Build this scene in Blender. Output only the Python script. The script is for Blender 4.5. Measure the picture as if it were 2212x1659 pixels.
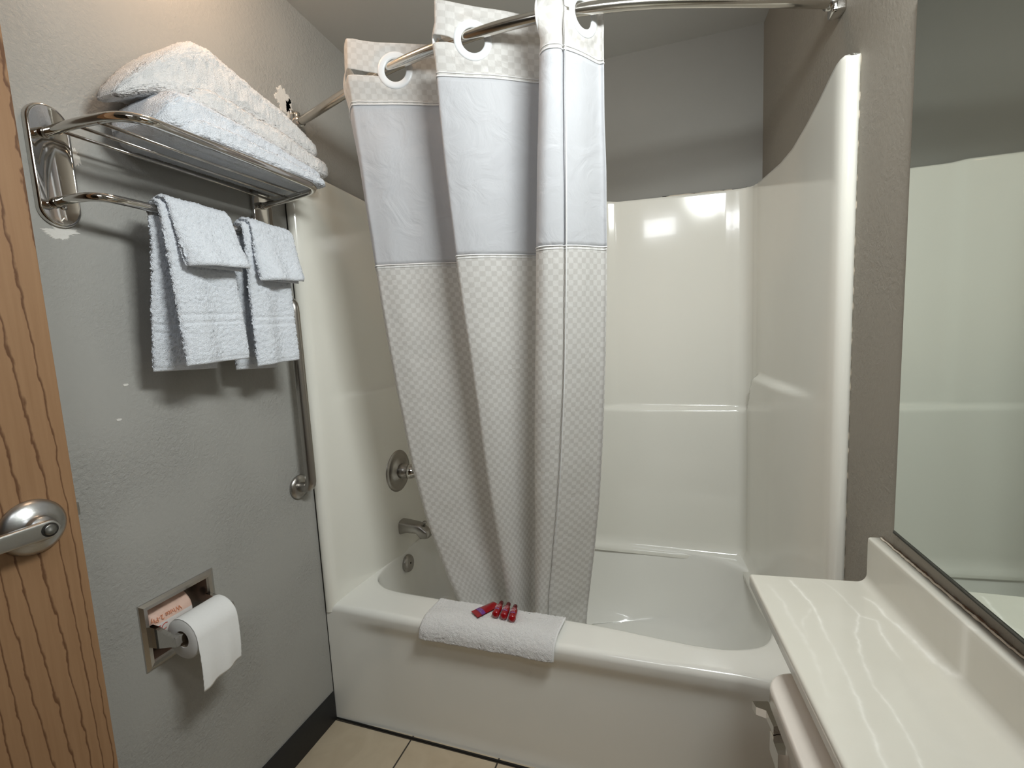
import bpy, bmesh, math, random
from mathutils import Vector, Matrix, noise
random.seed(7)
S = bpy.context.scene
for o in list(bpy.data.objects): bpy.data.objects.remove(o)
COL = S.collection
PI = math.pi

# ---------------------------------------------------------------- camera, exposure, light
cd = bpy.data.cameras.new('camera'); cam = bpy.data.objects.new('camera', cd); COL.objects.link(cam)
R = Vector((0.9455876, 0.3216313, -0.0491675)); Dn = Vector((-0.0092915, -0.1243590, -0.9921938)); F = Vector((-0.3252350, 0.9386630, -0.1146039))
M = Matrix((R, -Dn, -F)).transposed().to_4x4(); M.translation = Vector((1.15594, -1.24969, 1.34341))
cam.matrix_world = M; cd.sensor_width = 36; cd.lens = 16.805; cd.clip_start = 0.02
S.camera = cam
S.view_settings.view_transform = 'Standard'; S.view_settings.look = 'None'; S.view_settings.gamma = 1
S.view_settings.use_curve_mapping = False; S.view_settings.exposure = 0.0
W = bpy.data.worlds.new('world'); S.world = W; W.use_nodes = True
W.node_tree.nodes['Background'].inputs[0].default_value = (0.9, 0.93, 1, 1); W.node_tree.nodes['Background'].inputs[1].default_value = 0.25

def area(name, loc, target, sx, sy, power, color, spread=180):
    l = bpy.data.lights.new(name, 'AREA'); l.shape = 'RECTANGLE'; l.size = sx; l.size_y = sy; l.energy = power; l.color = color
    l.spread = math.radians(spread)
    o = bpy.data.objects.new(name, l); COL.objects.link(o); o.location = loc
    o.rotation_euler = (Vector(target) - Vector(loc)).to_track_quat('-Z', 'Y').to_euler()
    return o
YR = -0.0953276
dR = Vector((math.sin(YR), math.cos(YR), 0)); nI = Vector((-math.cos(YR), math.sin(YR), 0))
def RW(u, w, z): return Vector((1.524, 0, 0)) + dR * u + nI * w + Vector((0, 0, z))   # along / off the right wall
def xr(y): return 1.524 + y * math.tan(YR)

V_POW, T_POW, C_POW = 17.5, 2.2, 5.4
area('vanity_light_glow', RW(-0.66, 0.13, 2.12), (0.50, 0.05, 1.15), 0.62, 0.16, V_POW, (0.955, 1.0, 0.98), 160)
area('transom_light_glow', (0.95, -1.40, 2.08), (0.75, 0.6, 1.0), 0.42, 0.14, T_POW, (0.93, 0.96, 1.0))
pl = bpy.data.lights.new('ceiling_light_glow', 'POINT'); pl.energy = C_POW; pl.color = (1.0, 0.68, 0.45); pl.shadow_soft_size = 0.05
plo = bpy.data.objects.new('ceiling_light_glow', pl); COL.objects.link(plo); plo.location = (0.20, -0.36, 2.40)

# ---------------------------------------------------------------- materials
def nt(name):
    m = bpy.data.materials.new(name); m.use_nodes = True; t = m.node_tree
    return m, t, t.nodes['Principled BSDF']
def N(t, typ, **kw):
    n = t.nodes.new(typ)
    for k, v in kw.items():
        if k in n.inputs.keys(): n.inputs[k].default_value = v
        else: setattr(n, k, v)
    return n
def mat(name, col, rough=0.5, metal=0.0, bump=0, bscale=200, bdist=0.001, mottle=0, mscale=8, spec=0.5, coat=0, detail=3, sss=0, stretch=None):
    m, t, b = nt(name)
    b.inputs['Base Color'].default_value = (*col, 1); b.inputs['Roughness'].default_value = rough
    b.inputs['Metallic'].default_value = metal; b.inputs['Specular IOR Level'].default_value = spec
    b.inputs['Coat Weight'].default_value = coat
    tc = N(t, 'ShaderNodeTexCoord'); src = tc.outputs['Object']
    if stretch:
        mp = N(t, 'ShaderNodeMapping'); mp.inputs['Scale'].default_value = stretch; t.links.new(src, mp.inputs[0]); src = mp.outputs[0]
    if mottle:
        nz = N(t, 'ShaderNodeTexNoise', Scale=mscale, Detail=4.0); t.links.new(src, nz.inputs['Vector'])
        mx = N(t, 'ShaderNodeMix', data_type='RGBA'); t.links.new(nz.outputs['Fac'], mx.inputs['Factor'])
        mx.inputs['A'].default_value = (*[c * (1 - mottle) for c in col], 1); mx.inputs['B'].default_value = (*[min(1, c * (1 + mottle)) for c in col], 1)
        t.links.new(mx.outputs['Result'], b.inputs['Base Color'])
    if bump:
        nz = N(t, 'ShaderNodeTexNoise', Scale=bscale, Detail=float(detail)); t.links.new(src, nz.inputs['Vector'])
        bp = N(t, 'ShaderNodeBump', Strength=bump, Distance=bdist); t.links.new(nz.outputs['Fac'], bp.inputs['Height'])
        t.links.new(bp.outputs[0], b.inputs['Normal'])
    return m

WALLC = (0.385, 0.378, 0.355)
def wall_mat(name, col, amp):
    m, t, b = nt(name); b.inputs['Roughness'].default_value = 0.55; b.inputs['Specular IOR Level'].default_value = 0.35
    tc = N(t, 'ShaderNodeTexCoord')
    n1 = N(t, 'ShaderNodeTexNoise', Scale=5.0, Detail=4.0); t.links.new(tc.outputs['Object'], n1.inputs['Vector'])
    mx = N(t, 'ShaderNodeMix', data_type='RGBA'); t.links.new(n1.outputs['Fac'], mx.inputs['Factor'])
    mx.inputs['A'].default_value = (*[c * .96 for c in col], 1); mx.inputs['B'].default_value = (*[c * 1.04 for c in col], 1)
    t.links.new(mx.outputs['Result'], b.inputs['Base Color'])
    n2 = N(t, 'ShaderNodeTexNoise', Scale=95.0, Detail=6.0, Roughness=0.65); n2.inputs['Distortion'].default_value = 0.3
    t.links.new(tc.outputs['Object'], n2.inputs['Vector'])
    cr = N(t, 'ShaderNodeValToRGB'); cr.color_ramp.elements[0].position = .35; cr.color_ramp.elements[1].position = .7
    t.links.new(n2.outputs['Fac'], cr.inputs[0])
    n3 = N(t, 'ShaderNodeTexNoise', Scale=4.0, Detail=1.0); t.links.new(tc.outputs['Object'], n3.inputs['Vector'])
    mr = N(t, 'ShaderNodeMapRange'); mr.inputs['From Min'].default_value = .35; mr.inputs['From Max'].default_value = .65; mr.inputs['To Min'].default_value = amp * .35; mr.inputs['To Max'].default_value = amp * 1.9
    t.links.new(n3.outputs['Fac'], mr.inputs['Value'])
    bp = N(t, 'ShaderNodeBump', Strength=amp, Distance=0.002); t.links.new(cr.outputs[0], bp.inputs['Height']); t.links.new(mr.outputs[0], bp.inputs['Strength'])
    t.links.new(bp.outputs[0], b.inputs['Normal']); return m
M_wall = wall_mat('grey_wall_paint', WALLC, 0.42)
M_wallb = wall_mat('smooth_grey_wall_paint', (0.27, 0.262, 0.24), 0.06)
M_wallr = wall_mat('taupe_wall_paint', (0.33, 0.305, 0.262), 0.4)
M_ceil = wall_mat('ceiling_paint', (0.52, 0.51, 0.48), 0.06)
M_plaster = mat('bare_plaster', (0.72, 0.70, 0.66), 0.9, bump=.6, bscale=120, bdist=.002)
M_fib = mat('cream_fibreglass', (0.87, 0.855, 0.785), 0.13, bump=.05, bscale=9, bdist=.01, detail=1, coat=.3, mottle=.015, mscale=4)
M_tub = mat('white_gelcoat', (0.89, 0.88, 0.83), 0.15, bump=.04, bscale=9, bdist=.01, detail=1, coat=.3)
M_chrome = mat('polished_chrome', (0.62, 0.60, 0.57), 0.06, 1, bump=.03, bscale=60)
M_chrome2 = mat('dull_chrome', (0.60, 0.58, 0.55), 0.2, 1, bump=.05, bscale=90)
M_brush = mat('brushed_steel', (0.42, 0.40, 0.375), 0.30, 1, bump=.15, bscale=300, stretch=(1, 1, .03))
M_rod = mat('worn_chrome_rod', (0.62, 0.59, 0.54), 0.17, 1, mottle=.12, mscale=30)
M_dark = mat('dark_gap', (0.02, 0.018, 0.015), 0.9)
M_black = mat('black_vinyl', (0.012, 0.012, 0.013), 0.55, bump=.1, bscale=60)
M_terry = mat('white_terry', (0.87, 0.905, 0.965), 0.95, bump=1.0, bscale=520, bdist=.0035, spec=.1)
M_terry_w = mat('soft_white_terry', (0.89, 0.88, 0.875), 0.95, bump=1.0, bscale=500, bdist=.0035, spec=.1)
M_paper = mat('tissue_paper', (0.86, 0.855, 0.84), 0.95, bump=.3, bscale=180, bdist=.001, spec=.1)
M_card = mat('cardboard_core', (0.30, 0.24, 0.18), 0.9, bump=.1)
M_wrap = mat('peach_wrapper', (0.80, 0.56, 0.46), 0.6, bump=.8, bscale=45, bdist=.004, mottle=.08, mscale=20)
M_wrapw = mat('white_wrapper', (0.80, 0.76, 0.74), 0.6, bump=.5, bscale=45, bdist=.003)
M_orange = mat('orange_print', (0.70, 0.27, 0.14), 0.7, bump=.05)
M_redp = mat('red_print', (0.55, 0.08, 0.06), 0.7, bump=.05)
M_plas = mat('white_plastic_ring', (0.74, 0.76, 0.78), 0.35, bump=.02)
M_thread = mat('white_thread', (0.80, 0.80, 0.80), 0.9, bump=.5, bscale=600)
M_caulk = mat('old_cream_caulk', (0.62, 0.55, 0.46), 0.8, bump=.8, bscale=80, bdist=.003, mottle=.2, mscale=60)
M_porc = mat('almond_porcelain', (0.73, 0.675, 0.615), 0.14, bump=.02, bscale=6)
M_lightd = mat('grey_lock_button', (0.22, 0.22, 0.21), 0.35, 1, bump=.1)
M_satin = mat('satin_nickel', (0.50, 0.50, 0.49), 0.33, 1, bump=.08, bscale=250)
def glassy(name, col, rough=.15):
    m, t, b = nt(name); b.inputs['Base Color'].default_value = (*col, 1); b.inputs['Roughness'].default_value = rough
    b.inputs['Subsurface Weight'].default_value = .25; b.inputs['Subsurface Scale'].default_value = .01; b.inputs['Subsurface Radius'].default_value = (1, .1, .1)
    nz = N(t, 'ShaderNodeTexNoise', Scale=120.0); bp = N(t, 'ShaderNodeBump', Strength=.05); t.links.new(nz.outputs['Fac'], bp.inputs['Height']); t.links.new(bp.outputs[0], b.inputs['Normal'])
    b.inputs['Coat Weight'].default_value = .5; return m
M_red = glassy('red_liquid_plastic', (0.30, 0.003, 0.008)); M_redd = glassy('dark_red_cap', (0.10, 0.001, 0.004), .3)
M_purple = mat('purple_print', (0.16, 0.04, 0.24), 0.5, bump=.02); M_whitep = mat('pale_print', (0.75, 0.62, 0.68), 0.5, bump=.02)

def mirror_mat():
    m, t, b = nt('silvered_glass'); b.inputs['Base Color'].default_value = (0.74, 0.79, 0.75, 1); b.inputs['Metallic'].default_value = 1; b.inputs['Roughness'].default_value = .025
    nz = N(t, 'ShaderNodeTexNoise', Scale=3.0); cr = N(t, 'ShaderNodeMapRange'); cr.inputs['To Min'].default_value = .01; cr.inputs['To Max'].default_value = .05
    tc = N(t, 'ShaderNodeTexCoord'); t.links.new(tc.outputs['Object'], nz.inputs['Vector']); t.links.new(nz.outputs['Fac'], cr.inputs['Value']); t.links.new(cr.outputs[0], b.inputs['Roughness']); return m
M_mirror = mirror_mat()

def emis(name, col, s):
    m, t, b = nt(name); b.inputs['Emission Color'].default_value = (*col, 1); b.inputs['Emission Strength'].default_value = s; return m
M_lampc = emis('lit_cool_diffuser', (0.92, 0.96, 1.0), 3); M_lampw = emis('lit_warm_diffuser', (1, .68, .42), 9)

def curtain_mat(name, checks):
    m, t, b = nt(name); b.inputs['Roughness'].default_value = .5; b.inputs['Specular IOR Level'].default_value = .3
    c0, c1 = (0.90, 0.89, 0.875), (0.80, 0.785, 0.765)
    uv = N(t, 'ShaderNodeTexCoord')
    out = t.nodes['Material Output']; tr = N(t, 'ShaderNodeBsdfTranslucent'); ms = N(t, 'ShaderNodeMixShader'); ms.inputs[0].default_value = .5 if checks != 0 else .38
    if checks:
        ck = N(t, 'ShaderNodeTexChecker', Scale=1 / 0.0135); t.links.new(uv.outputs['UV'], ck.inputs['Vector'])
        ck.inputs['Color1'].default_value = (*c0, 1); ck.inputs['Color2'].default_value = (*[a * (1 - checks) + b_ * checks for a, b_ in zip(c0, c1)], 1)
        t.links.new(ck.outputs['Color'], b.inputs['Base Color']); t.links.new(ck.outputs['Color'], tr.inputs['Color'])
        mr = N(t, 'ShaderNodeMapRange'); mr.inputs['To Min'].default_value = .62; mr.inputs['To Max'].default_value = .38
        t.links.new(ck.outputs['Fac'], mr.inputs['Value']); t.links.new(mr.outputs[0], b.inputs['Roughness'])
    else:
        b.inputs['Base Color'].default_value = (0.70, 0.71, 0.74, 1); tr.inputs['Color'].default_value = (0.8, 0.8, 0.82, 1)
    n1 = N(t, 'ShaderNodeTexNoise', Scale=14.0, Detail=5.0, Distortion=1.2); t.links.new(uv.outputs['Object'], n1.inputs['Vector'])
    bp = N(t, 'ShaderNodeBump', Strength=.6, Distance=.007); t.links.new(n1.outputs['Fac'], bp.inputs['Height'])
    t.links.new(bp.outputs[0], b.inputs['Normal']); t.links.new(bp.outputs[0], tr.inputs['Normal'])
    t.links.new(b.outputs[0], ms.inputs[1]); t.links.new(tr.outputs[0], ms.inputs[2]); t.links.new(ms.outputs[0], out.inputs['Surface'])
    return m
M_curt = curtain_mat('checked_damask', 1.0); M_curth = curtain_mat('checked_header_damask', .75); M_window = curtain_mat('plain_sheer_voile', 0)

def wood_mat():
    m, t, b = nt('oak_laminate'); b.inputs['Roughness'].default_value = .42; b.inputs['Specular IOR Level'].default_value = .35
    tc = N(t, 'ShaderNodeTexCoord'); mp = N(t, 'ShaderNodeMapping'); mp.inputs['Scale'].default_value = (1, 1, .09); t.links.new(tc.outputs['Object'], mp.inputs[0])
    n0 = N(t, 'ShaderNodeTexNoise', Scale=3.4, Detail=2.0, Roughness=.45); t.links.new(mp.outputs[0], n0.inputs['Vector'])
    sx = N(t, 'ShaderNodeSeparateXYZ'); t.links.new(tc.outputs['Object'], sx.inputs[0])
    m0 = N(t, 'ShaderNodeMath', operation='MULTIPLY'); m0.inputs[1].default_value = 46.0; t.links.new(sx.outputs['Y'], m0.inputs[0])
    mm = N(t, 'ShaderNodeMath', operation='MULTIPLY_ADD'); mm.inputs[1].default_value = 11.0; t.links.new(n0.outputs['Fac'], mm.inputs[0]); t.links.new(m0.outputs[0], mm.inputs[2])
    mp3 = N(t, 'ShaderNodeMapping'); mp3.inputs['Scale'].default_value = (1, 1, .35); t.links.new(tc.outputs['Object'], mp3.inputs[0])
    nj = N(t, 'ShaderNodeTexNoise', Scale=70.0, Detail=3.0); t.links.new(mp3.outputs[0], nj.inputs['Vector'])
    mj = N(t, 'ShaderNodeMath', operation='MULTIPLY_ADD'); mj.inputs[1].default_value = .45; t.links.new(nj.outputs['Fac'], mj.inputs[0]); t.links.new(mm.outputs[0], mj.inputs[2])
    fr = N(t, 'ShaderNodeMath', operation='FRACT'); t.links.new(mj.outputs[0], fr.inputs[0])
    cr = N(t, 'ShaderNodeValToRGB'); e = cr.color_ramp.elements; e[0].position = 0; e[0].color = (0, 0, 0, 1); e[1].position = .13; e[1].color = (1, 1, 1, 1)
    e2 = cr.color_ramp.elements.new(.05); e2.color = (.1, .1, .1, 1); e3 = cr.color_ramp.elements.new(.97); e3.color = (1, 1, 1, 1); e4 = cr.color_ramp.elements.new(1.0); e4.color = (.2, .2, .2, 1)
    t.links.new(fr.outputs[0], cr.inputs[0])
    mp2 = N(t, 'ShaderNodeMapping'); mp2.inputs['Scale'].default_value = (1, 1, .04); t.links.new(tc.outputs['Object'], mp2.inputs[0])
    n2 = N(t, 'ShaderNodeTexNoise', Scale=160.0, Detail=4.0); t.links.new(mp2.outputs[0], n2.inputs['Vector'])
    mx = N(t, 'ShaderNodeMix', data_type='RGBA'); mx.inputs['A'].default_value = (0.28, 0.155, 0.078, 1); mx.inputs['B'].default_value = (0.37, 0.22, 0.118, 1); t.links.new(n2.outputs['Fac'], mx.inputs['Factor'])
    mx2 = N(t, 'ShaderNodeMix', data_type='RGBA'); mx2.inputs['A'].default_value = (0.13, 0.06, 0.028, 1); t.links.new(cr.outputs[0], mx2.inputs['Factor']); t.links.new(mx.outputs['Result'], mx2.inputs['B'])
    t.links.new(mx2.outputs['Result'], b.inputs['Base Color'])
    bp = N(t, 'ShaderNodeBump', Strength=.15, Distance=.001); t.links.new(n2.outputs['Fac'], bp.inputs['Height']); t.links.new(bp.outputs[0], b.inputs['Normal']); return m
M_wood = wood_mat()

def tile_mat():
    m, t, b = nt('beige_floor_tile'); b.inputs['Roughness'].default_value = .35
    tc = N(t, 'ShaderNodeTexCoord'); mp = N(t, 'ShaderNodeMapping'); mp.inputs['Location'].default_value = (0.0, 0.008, 0); t.links.new(tc.outputs['Object'], mp.inputs[0])
    br = N(t, 'ShaderNodeTexBrick'); br.offset = 0; br.inputs['Scale'].default_value = 1; br.inputs['Brick Width'].default_value = .308; br.inputs['Row Height'].default_value = .308
    br.inputs['Mortar Size'].default_value = .0028; br.inputs['Mortar Smooth'].default_value = .1; br.inputs['Mortar'].default_value = (.045, .038, .03, 1)
    t.links.new(mp.outputs[0], br.inputs['Vector'])
    nz = N(t, 'ShaderNodeTexNoise', Scale=9.0, Detail=7.0, Distortion=1.5); t.links.new(tc.outputs['Object'], nz.inputs['Vector'])
    for k, s in (('Color1', 1), ('Color2', .96)):
        mx = N(t, 'ShaderNodeMix', data_type='RGBA'); mx.inputs['A'].default_value = (.46 * s, .37 * s, .255 * s, 1); mx.inputs['B'].default_value = (.64 * s, .54 * s, .40 * s, 1)
        t.links.new(nz.outputs['Fac'], mx.inputs['Factor']); t.links.new(mx.outputs['Result'], br.inputs[k])
    t.links.new(br.outputs['Color'], b.inputs['Base Color'])
    bp = N(t, 'ShaderNodeBump', Strength=.4, Distance=.002); bp.invert = True; t.links.new(br.outputs['Fac'], bp.inputs['Height']); t.links.new(bp.outputs[0], b.inputs['Normal']); return m
M_tile = tile_mat()

def marble_mat():
    m, t, b = nt('cultured_marble'); b.inputs['Roughness'].default_value = .16; b.inputs['Coat Weight'].default_value = .2
    at = N(t, 'ShaderNodeAttribute'); at.attribute_name = 'vein'
    tc = N(t, 'ShaderNodeTexCoord'); nz = N(t, 'ShaderNodeTexNoise', Scale=7.0, Detail=5.0, Distortion=1.0); t.links.new(tc.outputs['Object'], nz.inputs['Vector'])
    mx = N(t, 'ShaderNodeMix', data_type='RGBA'); mx.inputs['A'].default_value = (.66, .64, .565, 1); mx.inputs['B'].default_value = (.73, .71, .645, 1); t.links.new(nz.outputs['Fac'], mx.inputs['Factor'])
    mx2 = N(t, 'ShaderNodeMix', data_type='RGBA'); mx2.inputs['B'].default_value = (.96, .95, .90, 1); t.links.new(mx.outputs['Result'], mx2.inputs['A']); t.links.new(at.outputs['Fac'], mx2.inputs['Factor'])
    t.links.new(mx2.outputs['Result'], b.inputs['Base Color']); return m
M_marble = marble_mat()

# ---------------------------------------------------------------- mesh helpers
def link(name, verts, faces, m, parent=None, smooth=True, uvs=None):
    me = bpy.data.meshes.new(name); me.from_pydata([tuple(v) for v in verts], [], faces); me.update()
    bm = bmesh.new(); bm.from_mesh(me); bmesh.ops.recalc_face_normals(bm, faces=bm.faces); bm.to_mesh(me); bm.free()
    if m: me.materials.append(m)
    if smooth:
        me.shade_smooth() if hasattr(me, 'shade_smooth') else [setattr(p, 'use_smooth', True) for p in me.polygons]
    if uvs:
        l = me.uv_layers.new(name='UVMap')
        for lp in me.loops: l.data[lp.index].uv = uvs[lp.vertex_index]
    o = bpy.data.objects.new(name, me); COL.objects.link(o)
    if parent: o.parent = parent; o.matrix_parent_inverse = parent.matrix_world.inverted() if False else Matrix.Translation(-parent.location)
    return o
def empty(name, loc, label=None, cat=None, group=None, kind=None):
    o = bpy.data.objects.new(name, None); COL.objects.link(o); o.location = loc; o.empty_display_size = .05
    tag(o, label, cat, group, kind); return o
def tag(o, label=None, cat=None, group=None, kind=None):
    if label: o['label'] = label
    if cat: o['category'] = cat
    if group: o['group'] = group
    if kind: o['kind'] = kind
    return o
class MB:
    def __init__(s): s.v = []; s.f = []
    def add(s, v, f):
        k = len(s.v); s.v += [Vector(a) for a in v]; s.f += [tuple(i + k for i in a) for a in f]; return s
    def build(s, name, m, parent=None, smooth=True): return link(name, s.v, s.f, m, parent, smooth)
def grid(nu, nv, fn, wrap_u=False, flip=False):
    v = [fn(i, j) for i in range(nu) for j in range(nv)]; f = []
    for i in range(nu if wrap_u else nu - 1):
        for j in range(nv - 1):
            a = i * nv + j; b = ((i + 1) % nu) * nv + j; f.append((a, b, b + 1, a + 1))
    return v, f
def box(a, b, bev=0, seg=2):
    bm = bmesh.new(); bmesh.ops.create_cube(bm, size=1)
    for v in bm.verts: v.co = Vector([(a[i] + b[i]) / 2 + v.co[i] * abs(b[i] - a[i]) for i in range(3)])
    if bev: bmesh.ops.bevel(bm, geom=bm.edges[:], offset=bev, segments=seg, profile=.5, affect='EDGES')
    r = ([v.co.copy() for v in bm.verts], [tuple(v.index for v in f.verts) for f in bm.faces]); bm.free(); return r
def tube(path, r, n=16, cap=True):
    path = [Vector(p) for p in path]; L = len(path); rr = r if isinstance(r, list) else [r] * L
    T = [(path[min(i + 1, L - 1)] - path[max(i - 1, 0)]).normalized() for i in range(L)]
    up = Vector((0, 0, 1)) if abs(T[0].z) < .9 else Vector((1, 0, 0)); nrm = (up - T[0] * up.dot(T[0])).normalized()
    v = []
    for i in range(L):
        nrm = (nrm - T[i] * nrm.dot(T[i])).normalized(); bn = T[i].cross(nrm)
        for k in range(n):
            a = 2 * PI * k / n; v.append(path[i] + (nrm * math.cos(a) + bn * math.sin(a)) * rr[i])
    f = [(i * n + k, i * n + (k + 1) % n, (i + 1) * n + (k + 1) % n, (i + 1) * n + k) for i in range(L - 1) for k in range(n)]
    if cap: f += [tuple(range(n))[::-1], tuple((L - 1) * n + k for k in range(n))]
    return v, f
def lathe(prof, o, ax, n=32):   # prof: (radius, height along ax)
    o = Vector(o); ax = Vector(ax).normalized(); a = Vector((0, 0, 1)) if abs(ax.z) < .9 else Vector((1, 0, 0)); a = (a - ax * a.dot(ax)).normalized(); b = ax.cross(a)
    v = [o + ax * h + (a * math.cos(2 * PI * k / n) + b * math.sin(2 * PI * k / n)) * r for r, h in prof for k in range(n)]
    L = len(prof); f = [(i * n + k, i * n + (k + 1) % n, (i + 1) * n + (k + 1) % n, (i + 1) * n + k) for i in range(L - 1) for k in range(n)]
    f += [tuple(range(n))[::-1], tuple((L - 1) * n + k for k in range(n))]
    return v, f
def rounded(pts, r, n=8):       # polyline with filleted corners
    pts = [Vector(p) for p in pts]; out = [pts[0]]
    for i in range(1, len(pts) - 1):
        a, b, c = pts[i - 1], pts[i], pts[i + 1]; d = min(r, (a - b).length * .49, (c - b).length * .49)
        p0 = b + (a - b).normalized() * d; p1 = b + (c - b).normalized() * d
        for k in range(n + 1):
            t = k / n; out.append(p0 * (1 - t) ** 2 + b * 2 * t * (1 - t) + p1 * t * t)
    out.append(pts[-1]); return out
def resample(path, step):
    path = [Vector(p) for p in path]; L = [0]
    for a, b in zip(path, path[1:]): L.append(L[-1] + (b - a).length)
    n = max(2, int(L[-1] / step) + 1); out = []; j = 0
    for i in range(n):
        s = L[-1] * i / (n - 1)
        while j < len(L) - 2 and L[j + 1] < s: j += 1
        t = (s - L[j]) / max(1e-9, L[j + 1] - L[j]); out.append(path[j].lerp(path[j + 1], min(1, t)))
    return out
def catmull(P, n, closed=False):
    P = [Vector(p) for p in P]; out = []; L = len(P)
    rng = range(L) if closed else range(L - 1)
    for i in rng:
        p0, p1, p2, p3 = (P[(i + k) % L] for k in (-1, 0, 1, 2)) if closed else (P[max(0, i - 1)], P[i], P[i + 1], P[min(L - 1, i + 2)])
        for k in range(n):
            t = k / n; out.append(.5 * ((2 * p1) + (p2 - p0) * t + (2 * p0 - 5 * p1 + 4 * p2 - p3) * t * t + (3 * p1 - p0 - 3 * p2 + p3) * t ** 3))
    if not closed: out.append(P[-1])
    return out
def sm(a, b, x): t = max(0, min(1, (x - a) / (b - a))); return t * t * (3 - 2 * t)
def interp(x, xs, ys):
    if x <= xs[0]: return ys[0]
    for a, b, c, d in zip(xs, xs[1:], ys, ys[1:]):
        if x <= b: return c + (d - c) * (x - a) / (b - a)
    return ys[-1]

# ---------------------------------------------------------------- room shell
def struct(name, vf, m, smooth=False, parent=None):
    o = link(name, vf[0], vf[1], m, parent, smooth)
    if not parent: o['kind'] = 'structure'
    return o
YB, YF = 0.735, -1.50
def ceil_z(y): return 2.42 - 0.095 * y if y > YF else 2.42 - 0.095 * YF
struct('floor', box((-.12, YF - .0, -.05), (1.8, YB + .1, 0)), M_tile)
mb = MB()   # left wall with the niche for the tissue holder
hy0, hy1, hz0, hz1 = -.562, -.398, .615, .748
ztop = 2.60
for a, b in (((-.12, YF, 0), (0, hy0, ztop)), ((-.12, hy1, 0), (0, YB + .1, ztop)), ((-.12, hy0, 0), (0, hy1, hz0)), ((-.12, hy0, hz1), (0, hy1, ztop)), ((-.12, hy0, hz0), (-.105, hy1, hz1))):
    mb.add(*box(a, b))
wl = mb.build('wall_left', M_wall, smooth=False); wl['kind'] = 'structure'
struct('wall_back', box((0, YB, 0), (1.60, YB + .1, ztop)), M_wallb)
a0, a1 = RW(YB / dR.y + .05, 0, 0), RW(YF / dR.y, 0, 0)
v = []
for z in (0, ztop):
    for p in (a0, a1, a1 + Vector((.1, 0, 0)), a0 + Vector((.1, 0, 0))): v.append(Vector((p.x, p.y, z)))
struct('wall_right', (v, [(0, 1, 5, 4), (1, 2, 6, 5), (2, 3, 7, 6), (3, 0, 4, 7), (4, 5, 6, 7), (3, 2, 1, 0)]), M_wallr)
v = [(-.05, YF - .05, ceil_z(YF)), (1.75, YF - .05, ceil_z(YF)), (1.75, YB + .05, ceil_z(YB + .05)), (-.05, YB + .05, ceil_z(YB + .05))]
v += [(a, b, c + .06) for a, b, c in v]
struct('ceiling', (v, [(0, 1, 2, 3), (4, 7, 6, 5), (0, 4, 5, 1), (1, 5, 6, 2), (2, 6, 7, 3), (3, 7, 4, 0)]), M_ceil)
mb = MB(); mb.add(*box((0, YF - .1, 0), (.06, YF, 2.56))); mb.add(*box((.86, YF - .1, 0), (1.67, YF, 2.56))); mb.add(*box((.06, YF - .1, 2.05), (.86, YF, 2.56)))
o = mb.build('wall_front', M_wall, smooth=False); o['kind'] = 'structure'
# vestibule beyond the doorway
mb = MB(); mb.add(*box((-.9, -3.3, -.05), (2.2, YF - .1, 0))); o = mb.build('floor_vestibule', M_tile, smooth=False); o['kind'] = 'structure'
mb = MB(); mb.add(*box((-.9, -3.4, 0), (2.2, -3.3, 2.5))); mb.add(*box((-1, -3.3, 0), (-.9, YF - .1, 2.5))); mb.add(*box((2.2, -3.3, 0), (2.3, YF - .1, 2.5))); mb.add(*box((-.9, YF - .11, 0), (0, YF - .1, 2.5))); mb.add(*box((1.67, YF - .11, 0), (2.2, YF - .1, 2.5)))
o = mb.build('wall_vestibule', M_wall, smooth=False); o['kind'] = 'structure'
struct('ceiling_vestibule', box((-.9, -3.3, 2.5), (2.2, YF - .1, 2.56)), M_ceil)
struct('baseboard_left', box((.0, YF, .0), (.006, -.004, .107), .002), M_black, True)

# bare plaster patch, chips and scuffs on the left wall
def blob(name, cy, cz, ry, rz, seed, m, parent, th=.0012, n=140, rough=.35, wallx=0.0):
    pts = []
    for k in range(n):
        a = 2 * PI * k / n; q = 1 + rough * (noise.noise(Vector((math.cos(a) * 1.1, math.sin(a) * 1.1, seed))) * 1.3 + noise.noise(Vector((math.cos(a) * 4, math.sin(a) * 4, seed))) * .7 + noise.noise(Vector((math.cos(a) * 13, math.sin(a) * 13, seed))) * .5)
        pts.append((cy + ry * q * math.cos(a), cz + rz * q * math.sin(a)))
    v = [Vector((wallx, y, z)) for y, z in pts] + [Vector((wallx + th, cy + (y - cy) * .93, cz + (z - cz) * .93)) for y, z in pts]
    f = [(k, (k + 1) % n, n + (k + 1) % n, n + k) for k in range(n)] + [tuple(range(n, 2 * n))]
    return link(name, v, f, m, parent, False)
blob('plaster_patch', .030, 2.092, .030, .038, 1.3, M_plaster, wl, .003)
blob('plaster_patch', .055, 2.068, .015, .032, 4.2, M_plaster, wl, .003)
blob('plaster_patch', -.605, 1.578, .026, .013, 2.2, M_plaster, wl, .0006, rough=.6)
blob('plaster_patch', -.565, 1.735, .012, .016, 6.2, M_plaster, wl, .0008, rough=.5)
for y, z, r in ((-.53, 1.262, .006), (-.553, 1.188, .006), (-.16, .70, .0015)):
    blob('paint_chip', y, z, r, r * .45, y * 9, M_plaster, wl, .001)

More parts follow.
